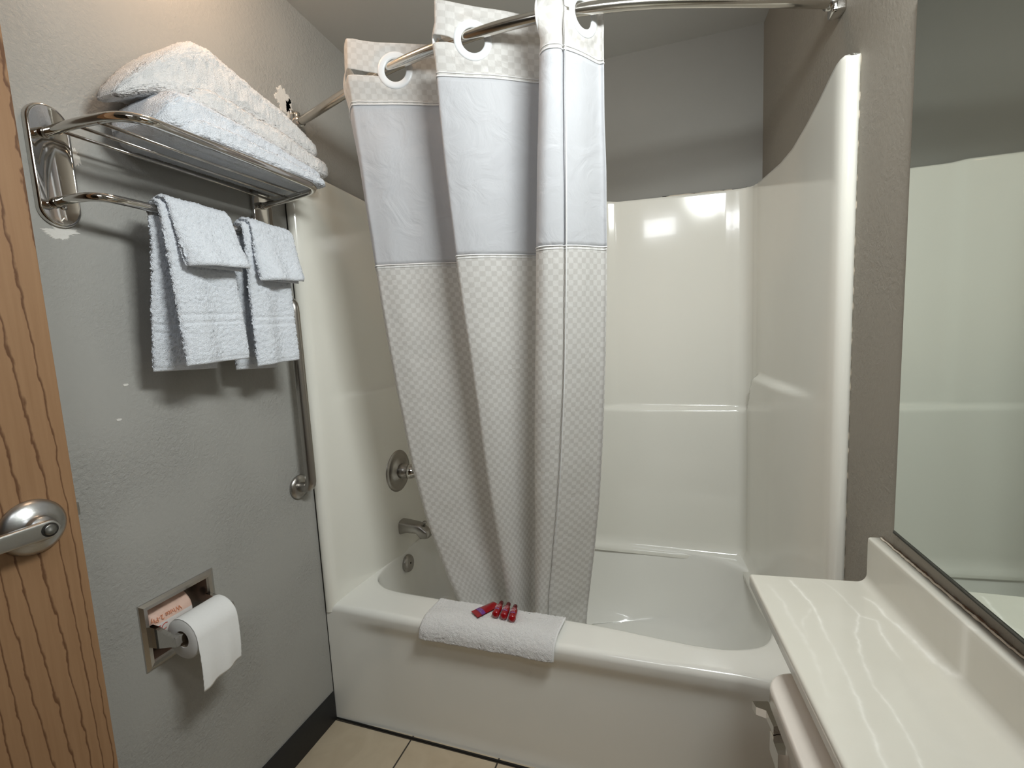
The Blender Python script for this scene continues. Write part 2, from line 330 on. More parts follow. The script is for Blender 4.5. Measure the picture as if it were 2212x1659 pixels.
# ---------------------------------------------------------------- tub and surround
tub = empty('bathtub_surround', (.762, .36, 0), 'one-piece cream fibreglass bathtub and shower surround filling the alcove', 'bathtub')
def panel_path():
    yb, r = .716, .055
    xl, x_off = .035, .033
    P = [Vector((.001, .010, 0)), Vector((.002, .000, 0)), Vector((.008, -.005, 0)), Vector((.018, -.005, 0)), Vector((.028, .001, 0)), Vector((.034, .013, 0)), Vector((xl, .030, 0))]
    P += [Vector((xl, .03 + (yb - r - .03) * k / 44, 0)) for k in range(1, 45)]
    c = Vector((xl + r, yb - r, 0)); P += [c + Vector((-math.cos(a), math.sin(a), 0)) * r for a in [PI / 2 * k / 12 for k in range(1, 13)]]
    xe = xr(yb) - x_off - r
    P += [Vector((xl + r + (xe - xl - r) * k / 90, yb, 0)) for k in range(1, 91)]
    c = Vector((xe, yb - r, 0)); a_end = PI / 2
    P += [c + Vector((math.sin(a), math.cos(a), 0)) * r for a in [PI / 2 * k / 12 for k in range(1, 13)]]
    s0 = P[-1].copy(); s1 = Vector((xr(.03) - x_off, .03, 0))
    P += [s0.lerp(s1, k / 44) for k in range(1, 45)]
    x1 = xr(0)
    P += [Vector((x1 - .0325, .014, 0)), Vector((x1 - .027, .002, 0)), Vector((x1 - .018, -.005, 0)), Vector((x1 - .008, -.006, 0)), Vector((x1 - .001, -.004, 0)), Vector((x1 - .001, .006, 0))]
    return P
PP = panel_path(); NPP = len(PP)
def panel_top(p):
    if p.y > .70: return interp(p.x, [.05, .90, .95, 1.42], [1.838, 1.818, 1.812, 1.800])
    ys = [-.01, 0, .02, .055, .116, .2, .3, .40, .6, .72]
    if p.x < .7: return interp(p.y, ys, [1.862, 1.876, 1.878, 1.876, 1.873, 1.868, 1.86, 1.852, 1.842, 1.838])
    return interp(p.y, ys, [1.868, 1.878, 1.876, 1.866, 1.842, 1.815, 1.792, 1.786, 1.794, 1.800])
def panel_point(i, j, NZ):
    p = PP[i]; zt = panel_top(p); zb = .405
    t = j / (NZ - 1); z = zb + (zt - zb) * t
    a = PP[max(0, i - 1)]; b = PP[min(NPP - 1, i + 1)]; tg = (b - a).normalized(); n = Vector((tg.y, -tg.x, 0))
    back = sm(.60, .70, p.y); side = sm(.06, .40, p.y)
    zl = 1.135 * (1 - back) + 1.003 * back
    amt = .020 * back + .022 * side * (1 - back)
    off = amt * (1 - sm(zl - .010, zl + .012, z)) if True else 0
    if back > .5:   # upright shallow pilaster left of the wide recess
        off += .007 * back * (1 - sm(.90, .94, p.x)) * sm(zl - .01, zl + .02, z)
        off += .006 * back * sm(1.33, 1.37, p.x) * sm(zl - .01, zl + .02, z)
    if p.y > .05 and z < .47 and p.x > .10: off += sm(.10, .30, p.x) * .03 * (1 - math.sqrt(max(0, 1 - ((.47 - z) / .05) ** 2))) if z > .42 else sm(.10, .30, p.x) * .03
    q = p + n * off; q.z = z
    return q
# direction of n must point into the alcove
NZ = 190
zlev = None
v, f = grid(NPP, NZ, lambda i, j: panel_point(i, j, NZ))
base = len(v)
for i in range(NPP):
    p = v[i * NZ + NZ - 1]; a = PP[max(0, i - 1)]; b = PP[min(NPP - 1, i + 1)]; tg = (b - a).normalized(); v.append(p - Vector((tg.y, -tg.x, 0)) * .012 + Vector((0, 0, .004)))
for i in range(NPP - 1): f.append((i * NZ + NZ - 1, (i + 1) * NZ + NZ - 1, base + i + 1, base + i))
link('wall_panel', v, f, M_fib, tub)

ZR = .43
OP = catmull([(.056, .36, 0), (.057, .27, 0), (.076, .20, 0), (.125, .155, 0), (.2, .135, 0), (.38, .128, 0), (.65, .124, 0), (.92, .116, 0), (1.07, .104, 0), (1.20, .095, 0), (1.30, .103, 0), (1.385, .145, 0), (1.425, .23, 0), (1.437, .36, 0), (1.43, .48, 0), (1.395, .57, 0), (1.32, .635, 0), (1.2, .672, 0), (1.04, .678, 0), (.85, .690, 0), (.6, .688, 0), (.3, .672, 0), (.15, .625, 0), (.072, .55, 0), (.057, .46, 0)], 12, True)
cen = Vector((.76, .38, 0))
def outer(p):
    d = p - cen; best = 1e9
    for (n_, dd) in ((Vector((-1, 0, 0)), -.02), (Vector((0, -1, 0)), -.03), (Vector((0, 1, 0)), .725), (Vector((math.cos(YR), -math.sin(YR), 0)), math.cos(YR) * 1.505)):
        den = n_.dot(d)
        if den > 1e-6: best = min(best, (dd - n_.dot(cen)) / den)
    return cen + d * best
rings = []
def rim_shape(x, y, z):
    k = 1 - sm(.03, .12, y)
    y2 = y - .010 * math.sin(PI * max(0, min(1, (x - .05) / 1.42))) * sm(.30, .41, z) * k
    return Vector((x, y2, z - .012 * sm(1.28, 1.50, x) * sm(.3, .42, z) * k))
def ring(fn): rings.append([rim_shape(*fn(p)) for p in OP])
for t in (0, .25, .5, .75, .93): ring(lambda p: Vector((*(outer(p) + (p - outer(p)) * t).xy, ZR)))
def inset(p, d, z):
    d *= 1 - .8 * (1 - sm(.07, .28, p.x))
    c2 = Vector((.70, .39, 0)); q = p - c2; right = max(0, (p.x - .9) / .55); sc = 1 - d / max(.2, q.length) - .0
    r = c2 + q * sc; r.x -= right * max(0, d - .02) * 2.2; r.z = z; return r
for d, z in ((0, ZR - .0015), (.006, ZR - .006), (.010, ZR - .015), (.013, ZR - .03), (.02, .36), (.028, .30), (.038, .24), (.05, .19), (.065, .16), (.09, .14), (.12, .132), (.16, .1285), (.2, .127), (.26, .1265)):
    ring(lambda p: inset(p, d, z))
n = len(OP); v = [q for r in rings for q in r]; f = []
for i in range(len(rings) - 1):
    for k in range(n): f.append((i * n + k, i * n + (k + 1) % n, (i + 1) * n + (k + 1) % n, (i + 1) * n + k))
f.append(tuple((len(rings) - 1) * n + k for k in range(n)))
link('tub_basin', v, f, M_tub, tub)
# apron
prof = [(.030, ZR)] + [(.020 - .020 * math.sin(a), ZR - .022 + .022 * math.cos(a)) for a in [PI / 2 * k / 10 for k in range(11)]] + [(.0, .40 - .40 * k / 40) for k in range(1, 41)]
XS = [.0015 + (1.521 - .0015) * k / 150 for k in range(151)]
def apr(i, j):
    x = XS[i]; y, z = prof[j]
    rec = sm(.04, .22, x) * (1 - sm(1.22, 1.42, x)) * (1 - sm(.34, .40, z)) * sm(-.06, .05, z)
    y += .012 * rec
    q = rim_shape(x, min(y, .03), z); q.y += y - min(y, .03); return q
v, f = grid(len(XS), len(prof), apr); link('apron', v, f, M_tub, tub)
# old caulk beads
pth = [Vector((xr(0) + .003 + .0012 * noise.noise(Vector((0, 0, z * 40))), -.002, z)) for z in [.43 + k * .0065 for k in range(223)]]
v, f = tube(pth, [.003 * (1 + .6 * noise.noise(Vector((3, 1, p.z * 55)))) for p in pth], 8); link('caulk_bead', v, f, M_caulk, tub)
pth = []
for i in range(0, NPP, 1):
    p = PP[i]
    if p.y > .70 and 1.12 < p.x < 1.36: pth.append(Vector((p.x, .724, panel_top(p) + .003 + .001 * noise.noise(Vector((p.x * 40, 0, 0))))))
v, f = tube(pth, [.0045 * (.35 + abs(math.sin(k * .45)) * .4 + .6 * noise.noise(Vector((k * .3, 0, 0))) ** 2) for k in range(len(pth))], 8); link('cracked_caulk', v, f, M_caulk, tub)
pth = [Vector((p.x, p.y + (.008 if p.y > .70 else 0), panel_top(p) + .004)) for p in PP if p.x > .7 and (p.y > .70 and 1.1 < p.x)]
v, f = tube(pth, [.0016 * (1 + .8 * noise.noise(Vector((k * .5, 4, 0)))) for k in range(len(pth))], 6); link('joint_gap', v, f, M_dark, tub)
pth = [Vector((.0025 + .002 * k / 10, -.0035, .11 + k * .0)) for k in range(2)]
v, f = tube([(.0008, -.0012, z) for z in (.0, .2, .43, .8, 1.2, 1.86)], .0013, 6); link('joint_gap', v, f, M_dark, tub)
v, f = tube([(.0, -.002, .0015), (.8, -.004, .0015), (1.51, -.002, .0015)], .0035, 6); link('floor_joint', v, f, M_dark, tub)

# shower valve, spout, overflow
sv = empty('shower_valve', (.035, .43, .78), 'round brushed metal shower valve with cone knob on left tub wall', 'shower valve')
v, f = lathe([(.0, 0), (.086, 0), (.088, .004), (.086, .009), (.074, .013), (.070, .011), (.045, .014), (.040, .020), (.0, .020)], (.0495, .423, .78), (1, 0, 0), 48); link('escutcheon', v, f, M_brush, sv)
v, f = lathe([(0, 0), (.030, 0), (.031, .004), (.030, .040), (.0, .040)], (.068, .423, .78), (1, 0, 0), 32); link('valve_sleeve', v, f, M_brush, sv)
v, f = lathe([(0, 0), (.029, 0), (.031, .010), (.027, .022), (.018, .038), (.009, .048), (0, .050)], (.106, .423, .78), (1, 0, 0), 32); link('knob', v, f, M_chrome, sv)
sp = empty('tub_spout', (.05, .42, .53), 'dull brushed metal tub spout with diverter pin below the valve', 'faucet')
mb = MB(); secs = []
for t in [k / 16 for k in range(17)]:
    x = .049 + .135 * t; w = .030 - .010 * t + .004 * math.sin(PI * t); top = .572 - .016 * t - .022 * sm(.72, 1, t); bot = .508 + .012 * sm(0, .3, t) - .022 * sm(.62, .75, t) + .006 * sm(.9, 1, t)
    if t == 0: pass
    secs.append([Vector((x + (.0 if q < 0 else 0), .42 + w * (abs(math.cos(a)) ** .6) * (1 if math.cos(a) > 0 else -1), (top + bot) / 2 + (top - bot) / 2 * (abs(math.sin(a)) ** .6) * (1 if math.sin(a) > 0 else -1))) for a in [2 * PI * k / 28 + .01 for k in range(28)] for q in (1,)])
n = 28; v = [p for s_ in secs for p in s_]; f = [(i * n + k, i * n + (k + 1) % n, (i + 1) * n + (k + 1) % n, (i + 1) * n + k) for i in range(16) for k in range(n)] + [tuple(range(n)), tuple(16 * n + k for k in range(n))]
link('spout_body', v, f, M_brush, sp)
v, f = lathe([(0, 0), (.004, 0), (.004, .016), (.008, .018), (.009, .023), (.006, .027), (0, .027)], (.162, .42, .545), (.15, 0, 1), 16); link('diverter_pin', v, f, M_brush, sp)
of = empty('overflow_plate', (.06, .43, .38), 'round dull metal overflow plate low on the tub wall', 'drain plate')
v, f = lathe([(0, -.02), (.034, -.02), (.0365, .0), (.034, .006), (.02, .010), (0, .011)], (.0665, .43, .372), (1, 0, .12), 32); link('plate', v, f, M_brush, of)
v, f = lathe([(0, 0), (.0035, 0), (.003, .002), (0, .0025)], (.077, .43, .374), (1, 0, .12), 10); link('screw', v, f, M_dark, of)

# ---------------------------------------------------------------- grab bar
gb = empty('grab_bar', (0, -.06, .87), 'vertical brushed steel grab bar beside the tub edge', 'grab bar')
gy = -.065
pth = resample(rounded([(.004, gy, .872), (.052, gy, .872), (.052, gy, 1.46), (.004, gy, 1.46)], .038, 10), .01)
v, f = tube(pth, .0165, 20); link('bar', v, f, M_brush, gb)
for z in (.872, 1.46):
    v, f = lathe([(0, 0), (.0375, 0), (.039, .003), (.037, .008), (.024, .012), (.018, .013), (0, .013)], (.0005, gy, z), (1, 0, 0), 32); link('flange', v, f, M_brush, gb)

# ---------------------------------------------------------------- curtain rod
rodp = catmull([(.018, .0675, 2.03), (.10, .040, 2.03), (.262, -.021, 2.03), (.423, -.076, 2.03), (.57, -.110, 2.03), (.712, -.128, 2.03), (.83, -.131, 2.03), (.954, -.118, 2.03), (1.105, -.080, 2.03), (1.297, -.003, 2.03), (1.47, .075, 2.03), (1.502, .090, 2.03)], 8)
def rod_y(x): return interp(x, [p.x for p in rodp], [p.y for p in rodp])
rd = empty('shower_curtain_rod', (.76, 0, 2.03), 'curved metal shower curtain rod spanning the tub alcove', 'curtain rod')
v, f = tube(rodp, .0127, 24); link('rod', v, f, M_rod, rd)
d0 = (rodp[1] - rodp[0]).normalized()
for base_p, d, nm in ((Vector((.0, .072, 2.012)), d0, 0), (Vector((xr(.10), .092, 2.012)), (rodp[-2] - rodp[-1]).normalized(), 1)):
    e = rodp[0] if nm == 0 else rodp[-1]
    sx = 1 if nm == 0 else -1
    bt, bz, bh = (.012, 2.034, .034) if sx > 0 else (.026, 2.034, .030)
    br = MB(); br.add(*box((base_p.x - (.0 if sx > 0 else bt), base_p.y - .020, bz - bh), (base_p.x + (bt if sx > 0 else .004), base_p.y + .020, bz + bh), .0055, 3)); o = br.build('bracket', M_chrome, rd)
    v, f = tube([Vector((base_p.x + sx * .006, base_p.y, 2.03)), e + d * .006, e + d * .022], [.013, .0165, .0165], 24); link('socket', v, f, M_chrome2, rd)
    v, f = tube([Vector((base_p.x + sx * .010, base_p.y - .002, 2.062)), Vector((base_p.x + sx * .018, base_p.y - .003, 2.058)), Vector((base_p.x + sx * .019, base_p.y - .004, 2.02))], [.008, .010, .006], 14); link('set_screw_cover', v, f, M_chrome, rd)

# ---------------------------------------------------------------- shower curtain
ZT = [.36, .43, .5, .6, .75, .95, 1.2, 1.45, 1.6, 1.8, 1.95, 2.03, 2.12]
TX = {'F1': [.461, .443, .425, .399, .373, .354, .344, .345, .348, .355, .354, .359, .365],
      'F2': [.616, .619, .620, .618, .613, .607, .609, .610, .612, .615, .623, .632, .640],
      'F3a': [.708, .712, .719, .730, .746, .765, .790, .818, .834, .856, .875, .883, .885],
      'F3b': [.748, .753, .764, .779, .805, .834, .865, .889, .902, .916, .927, .932, .933],
      'B3': [.860, .872, .883, .900, .924, .946, .968, .985, .993, .999, 1.004, 1.009, 1.011]}
OFF = {'F1': -.05, 'F2': -.05, 'F3a': -.045, 'F3b': -.045, 'B3': .045}
def trk(k, z, extra=0):
    o = OFF[k]; y0 = -.115 + o + (.035 if k == 'F1' else 0); y1 = .19 + o
    y = interp(z, [.43, 1.95, 2.00], [y1, y0 + .012, y0])
    # smooth x along z
    x = sum(interp(z + d, ZT, TX[k]) for d in (-.06, -.03, 0, .03, .06)) / 5
    return Vector((x, y, z))
def ctrl(z):
    top = sm(1.75, 2.0, z); low = 1 - sm(.45, .75, z); bul = .004 + .012 * (1 - top)
    F1, F2, F3a, F3b, B3 = (trk(k, z) for k in ('F1', 'F2', 'F3a', 'F3b', 'B3'))
    dep = .118 - .03 * low
    def back(P, dx, d=None):
        return Vector((P.x + dx, P.y + (d or dep), z))
    r1 = F1.lerp(back(F2, -.02), .33); r2 = F2.lerp(back(F3a, -.005), .40)
    c = [back(F1, -.052 - .010 * top), back(F1, -.040 - .006 * top, dep * .5), F1 + Vector((-.002, .004, 0)), F1 + Vector((.022, .000, 0)), r1 + Vector((0, -bul, 0)),
         back(F2, -.045, dep * .93), back(F2, -.018, dep * .9), back(F2, -.012, dep * .45), F2 + Vector((-.002, .006, 0)), F2 + Vector((.018, -.001, 0)), r2 + Vector((0, -bul * 1.3, 0)),
         back(F3a, -.035, dep * .90), back(F3a, -.004, dep * .8), back(F3a, .002, dep * .4), F3a + Vector((.000, .008, 0)), F3a.lerp(F3b, .4) + Vector((0, -.010, 0)), F3b + Vector((-.006, -.003, 0)), F3b + Vector((.002, .012, 0)),
         F3b + Vector((.007, .006, 0)), F3b.lerp(B3, .45) + Vector((0, -.004, 0)), B3 + Vector((-.014, -.004, 0)), B3, B3 + Vector((-.008, .022, 0))]
    return c
NSUB = 18
def plan(z): return catmull(ctrl(z), NSUB)
ref = plan(1.2); AL = [0]
for a, b in zip(ref, ref[1:]): AL.append(AL[-1] + (b - a).length)
NC = len(ref); Z_TOP, Z_SEAM, Z_WIN, Z_BOT = 2.100, 1.945, 1.540, .34
def wav(u, z): return (1 - .92 * sm(1.85, 1.97, z)) * (.011 * noise.noise(Vector((AL[u] * 11, z * .7, 0))) * (1 - .7 * sm(1.7, 1.95, z))) + .004 * noise.noise(Vector((AL[u] * 5, z * 2.2, 0))) + .0022 * noise.noise(Vector((AL[u] * 14, z * 9, 5)))
cur = empty('shower_curtain', (.68, 0, 1.2), 'white shower curtain with checked weave and plain upper window, bunched on the rod', 'shower curtain')
# rings: control indices where the cloth crosses the rod
pr_ = plan(2.02)
def rdist(p): return p.y - rod_y(p.x)
cross = [i for i in range(NC - 1) if rdist(pr_[i]) * rdist(pr_[i + 1]) <= 0]
ringc = []
for i in cross:
    t_ = (pr_[min(NC - 1, i + 5)] - pr_[max(0, i - 5)]).normalized(); n_ = Vector((t_.y, -t_.x, 0)).normalized()
    if n_.y > 0: n_ = -n_
    ringc.append((i, Vector((pr_[i].x, rod_y(pr_[i].x), 2.018)), n_))
def rows(z0, z1, step): n = max(1, round((z1 - z0) / step)); return [z0 + (z1 - z0) * k / n for k in range(n + 1)]
def sag(u):
    return interp(u / NSUB, [0, 2, 3, 4, 5, 6, 7, 8, 9, 10, 11, 12, 13, 14, 17, 19, 21, 22], [.02, .0, .004, .018, .026, .022, .012, 0, .003, .014, .024, .020, .010, 0, 0, .012, .020, .02])
def seam_shift(u, z):   # header ripples
    return .006 * noise.noise(Vector((AL[u] * 7, 2.0, 0)))
def cloth_point(i, z):
    p = plan_cache(z)[i].copy(); p.y += wav(i, z); p.x += wav(i, z + 7) * .5
    p.z += sm(1.8, 1.945, z) * seam_shift(i, z) - sag(i) * sm(1.85, 2.1, z); return p
PC = {}
def plan_cache(z):
    k = round(z, 4)
    if k not in PC: PC[k] = plan(k)
    return PC[k]
def cloth(name, z0, z1, step, m, cut=False):
    v = []; uv = []; f = []
    if not cut:
        zs = rows(z0, z1, step)
        for z in zs:
            for i in range(NC): v.append(cloth_point(i, z)); uv.append((AL[i], z))
        nr_ = len(zs)
    else:
        zc, n1, n2 = 2.020, 26, 26; nr_ = n1 + n2
        hs = []
        for i in range(NC):
            h = 0
            for ce, cr, w in SLITS:
                if ce <= i <= cr: t = (i - ce) / max(1, cr - ce); h = w * (1 - t) ** .6 * sm(0, .03, 1 - t) + .0009
            hs.append(h)
        for j in range(nr_):
            for i in range(NC):
                z = z0 + (zc - hs[i] - z0) * j / (n1 - 1) if j < n1 else zc + hs[i] + (z1 - zc - hs[i]) * (j - n1) / (n2 - 1)
                p = cloth_point(i, round(z, 4))
                for ci, cp, cn in ringc:      # the stiff rings hold the cloth flat around them
                    if abs(i - ci) < 45:
                        d = (p - cp).length; k = 1 - sm(.044, .062, d)
                        if k > 0: p -= cn * (cn.dot(p - cp) * k)
                v.append(p); uv.append((AL[i], z))
    for j in range(nr_ - 1):
        for i in range(NC - 1):
            if cut:
                c = (v[j * NC + i] + v[(j + 1) * NC + i + 1]) / 2
                if any((c - cp).length < .034 and abs(i - ci) < 45 for ci, cp, cn in ringc): continue
                if j == n1 - 1: continue
            f.append((j * NC + i, j * NC + i + 1, (j + 1) * NC + i + 1, (j + 1) * NC + i))
    o = link(name, v, f, m, cur, True, uv)
    if cut: bm = bmesh.new(); bm.from_mesh(o.data); bmesh.ops.remove_doubles(bm, verts=bm.verts, dist=5e-5); bmesh.ops.recalc_face_normals(bm, faces=bm.faces); bm.to_mesh(o.data); bm.free()
    s_ = o.modifiers.new('thick', 'SOLIDIFY'); s_.thickness = .0008; s_.offset = 0
    return o
# forward folds are at control indices 2, 8, 14 ; the following crossings carry the visible rings
SLITS = []
for ce, w in ((2, .0085), (8, .012), (18, .003)):
    nx = [c for c in cross if c > ce * NSUB]
    if nx: SLITS.append((ce * NSUB - 8, nx[0], w))
cloth('header_band', Z_SEAM, Z_TOP, .0035, M_curth, True)
cloth('window_panel', Z_WIN, Z_SEAM, .012, M_window)
cloth('checked_panel', Z_BOT, Z_WIN, .012, M_curt)
def seam(z, r, name, dy=-.0016):
    P = plan(z); pts = []
    for i in range(NC):
        p = P[i].copy(); p.y += wav(i, z) + dy; p.x += wav(i, z + 7) * .5; e = sm(1.8, 1.945, z); p.z += e * seam_shift(i, z) - sag(i) * sm(1.85, 2.1, z); pts.append(p)
    v, f = tube(pts, r, 6); link(name, v, f, M_thread, cur)
seam(Z_SEAM, .0018, 'stitched_seam'); seam(Z_SEAM + .007, .0010, 'stitched_seam'); seam(Z_WIN, .0017, 'stitched_seam'); seam(Z_WIN - .007, .0008, 'stitched_seam')
vs = []
for k in range(120):
    z = .36 + (2.09 - .36) * k / 119; P = plan(z)[18 * NSUB]; vs.append(P + Vector((.0005, -.002, 0)))
v, f = tube(vs, .0014, 6); link('side_hem', v, f, M_thread, cur)
for ci, c, nrm in ringc:
    v, f = lathe([(.028, -.002), (.0445, -.002), (.0455, 0), (.0445, .0018), (.040, .0028), (.031, .0028), (.028, .0014), (.028, -.002)], c, nrm, 48)
    f = f[:-2]; link('curtain_ring', v, f, M_plas, cur)

# ---------------------------------------------------------------- terry helpers
def fuzz(p, n, amp, seed=0.0):
    h = noise.noise(Vector((p.x * 35, p.y * 35, p.z * 35 + seed))) * .0018
    return p + n * (h + random.gauss(0, 1) * amp)
def drape(name, path, y0, y1, th, m, amp=.0011, step=.003, smooth_bands=(), hem=(.012, .012), skew=None, parent=None, bow=0.0, layers=1):
    """a towel hung along a path in the x-z plane, y0..y1 wide, rounded solid section"""
    P = resample(path, step); L = len(P); T = [(P[min(i + 1, L - 1)] - P[max(0, i - 1)]).normalized() for i in range(L)]
    nw = int(abs(y1 - y0) / step); tot = step * (L - 1); v = []; hw = (y1 - y0) / 2; yc = (y0 + y1) / 2
    sec = []
    for k in range(nw + 1): sec.append((-1 + 2 * k / nw, 1))
    ne = 5
    for k in range(1, ne): sec.append((1 + .0001 * k, math.cos(PI * k / ne)))
    for k in range(nw + 1): sec.append((1 - 2 * k / nw, -1))
    for k in range(1, ne): sec.append((-1 - .0001 * k, -math.cos(PI * k / ne)))
    n = len(sec)
    for i in range(L):
        s = i * step; nr = Vector((T[i].z, 0, -T[i].x)); nr = -nr if False else nr
        plain = s < hem[0] or s > tot - hem[1] or any(a < s < b for a, b in smooth_bands)
        tt = th / 2 * (.72 if plain else 1)
        endr = min(1, min(s, tot - s) / .004 + .35)
        for (a, b) in sec:
            e = min(1, (1 - min(1, abs(a))) * hw / (th * .5)); rnd = math.sqrt(max(0, 1 - (1 - e) ** 2)); 
            if abs(a) > 1: rnd = .0
            w = hw * a if abs(a) <= 1 else hw * math.copysign(1, a) + math.copysign(1, a) * th * .0
            off = tt * b * max(rnd, .15) * endr
            if skew: dx, dy, dz = skew(s / tot, a)
            else: dx = dy = dz = 0
            q = P[i] + nr * off + Vector((dx, 0, dz)); q.y = yc + w + dy
            lf = noise.noise(Vector((q.y * 14, q.z * 9, yc * 7))) * .0025
            q += nr * (lf + (0 if plain else random.gauss(0, 1) * amp))
            if not plain and abs(a) > .985: q.y += random.gauss(0, 1) * amp * 1.4
            v.append(q)
    f = [(i * n + k, i * n + (k + 1) % n, (i + 1) * n + (k + 1) % n, (i + 1) * n + k) for i in range(L - 1) for k in range(n)]
    f += [tuple(range(n))[::-1], tuple((L - 1) * n + k for k in range(n))]
    return link(name, v, f, m, parent)

# ---------------------------------------------------------------- towel rack
tr = empty('towel_rack', (0, -.36, 1.70), 'chrome hotel towel rack with shelf and lower bar on the left wall', 'towel rack')
def plate(yc, zc, hw, hh, tilt=0):
    pts = []
    for k in range(49):
        a = PI * k / 24; cz = hh - hw
        pts.append((hw * math.cos(a), (cz if math.sin(a) >= 0 else -cz) + hw * math.sin(a)))
    lev = [(1.0, 0), (1.0, .005), (.97, .009), (.90, .0115), (.84, .0105), (.0, .0105)]
    v = []; n = len(pts)
    for s_, h in lev:
        for a, b in pts: v.append(Vector((.0005 + h, yc + a * (1 - (1 - s_)), zc + math.copysign(max(0, abs(b) - hw * (1 - s_)), b) if s_ > .1 else zc)))
    f = [(i * n + k, i * n + (k + 1) % n, (i + 1) * n + (k + 1) % n, (i + 1) * n + k) for i in range(len(lev) - 2) for k in range(n)]
    f.append(tuple((len(lev) - 2) * n + k for k in range(n - 1)))
    v = v[:(len(lev) - 1) * n]
    o = link('wall_plate', v, f, M_chrome, tr, True)
    for zz in (zc + hh * .55, zc - hh * .66):
        vv, ff = lathe([(0, 0), (.0062, 0), (.0062, .0012), (.004, .003), (.0018, .0032), (.0018, .0015), (0, .0015)], (.0108, yc + .004, zz), (1, 0, 0), 16); link('screw', vv, ff, M_chrome2, o)
plate(-.607, 1.703, .036, .116); plate(-.100, 1.678, .036, .116)
pth = resample(rounded([(.008, -.613, 1.762), (.090, -.615, 1.764), (.222, -.600, 1.765), (.226, -.34, 1.761), (.222, -.102, 1.757), (.10, -.100, 1.745), (.008, -.100, 1.737)], .055, 12), .006)
v, f = tube(pth, .0092, 20); link('shelf_frame', v, f, M_chrome, tr)
for x in (.055, .105, .155):
    v, f = tube([(x, -.612, 1.758), (x, -.36, 1.752), (x, -.101, 1.742 + x * .06)], .0033, 10); link('shelf_bar', v, f, M_chrome2, tr)
pth = resample(rounded([(.008, -.611, 1.634), (.050, -.612, 1.635), (.108, -.600, 1.636), (.116, -.540, 1.634), (.118, -.34, 1.627), (.116, -.15, 1.619), (.110, -.105, 1.616), (.008, -.100, 1.610)], .030, 10), .006)
v, f = tube(pth, .0086, 18); link('lower_bar', v, f, M_chrome, tr)
for (y, z, r) in ((-.613, 1.762, .0105), (-.611, 1.634, .010), (-.100, 1.737, .0105), (-.100, 1.610, .010)):
    v, f = lathe([(0, 0), (r, 0), (r, .008), (r * .9, .010), (0, .010)], (.010, y, z), (1, 0, 0), 20); link('socket', v, f, M_chrome, tr)

# bath towels folded on the shelf
def folded(ys, xs0, xs1, zb, zt, layers, seed, groove=.0):
    """lofted folded stack along y. xs0/xs1/zb/zt lists over ys stations"""
    st = .0035; y0, y1 = ys[0], ys[-1]; n_y = int((y1 - y0) / st); rng = []
    npf = 150; v = []
    for i in range(n_y + 1):
        t = i / n_y; y = y0 + (y1 - y0) * t
        xa, xb, za, zc = (interp(y, ys, q) for q in (xs0, xs1, zb, zt))
        e = min(y - y0, y1 - y); en = min(1, e / .026); cap = math.sqrt(max(0, 1 - (1 - en) ** 2)); cap = max(cap, .12)
        cx, cz = (xa + xb) / 2, (za + zc) / 2; hx, hz = (xb - xa) / 2 * (.82 + .18 * cap), (zc - za) / 2 * cap
        for k in range(npf):
            a = 2 * PI * k / npf; ca, sa = math.cos(a), math.sin(a); ex = .42
            px = math.copysign(abs(ca) ** ex, ca); pz = math.copysign(abs(sa) ** ex, sa)
            ly = (pz + 1) / 2 * layers; fr = ly - math.floor(ly); g = 0
            if abs(px) > .55 and 0.2 < ly < layers - .2:
                near = abs(ly - round(ly)); g = math.exp(-(near / .13) ** 2)
                if round(ly) in (0, layers): g = 0
            xx = cx + (hx - (groove * g * (1 if px > 0 else .4))) * px; zz = cz + hz * pz
            p = Vector((xx, y, zz)); nr = Vector((px, 0, pz)).normalized()
            lf = noise.noise(Vector((p.x * 16, p.y * 9, p.z * 16 + seed))) * .007 + noise.noise(Vector((p.x * 50, p.y * 40, p.z * 50 + seed))) * .002
            if pz < -.6: lf *= .2
            p += nr * (lf * cap + random.gauss(0, 1) * .0011); v.append(p)
    n = npf; f = [(i * n + k, i * n + (k + 1) % n, (i + 1) * n + (k + 1) % n, (i + 1) * n + k) for i in range(n_y) for k in range(n)]
    f += [tuple(range(n))[::-1], tuple(n_y * n + k for k in range(n))]
    return v, f
def bath(name, lays, m, label, seed):
    mb = MB()
    for q in lays: mb.add(*folded(*q, 1, seed))
    o = mb.build(name, m); tag(o, label, 'towel', 'folded bath towels on the chrome shelf')
bath('bath_towel', [([-.525, -.508, -.482, -.445, -.36, -.24, -.12, -.045], [.055, .04, .025, .012, .012, .012, .012, .012], [.19, .205, .21, .208, .200, .196, .192, .188], [1.776, 1.772, 1.771, 1.780, 1.806, 1.806, 1.800, 1.795], [1.800, 1.835, 1.862, 1.868, 1.858, 1.842, 1.828, 1.820]),
                    ([-.49, -.44, -.34, -.22, -.10, -.050], [.012] * 6, [.212, .216, .216, .215, .212, .208], [1.770] * 6, [1.80, 1.818, 1.818, 1.812, 1.802, 1.796])], M_terry,
     'white folded bath towel lying directly on the shelf, under the other', 3.0)
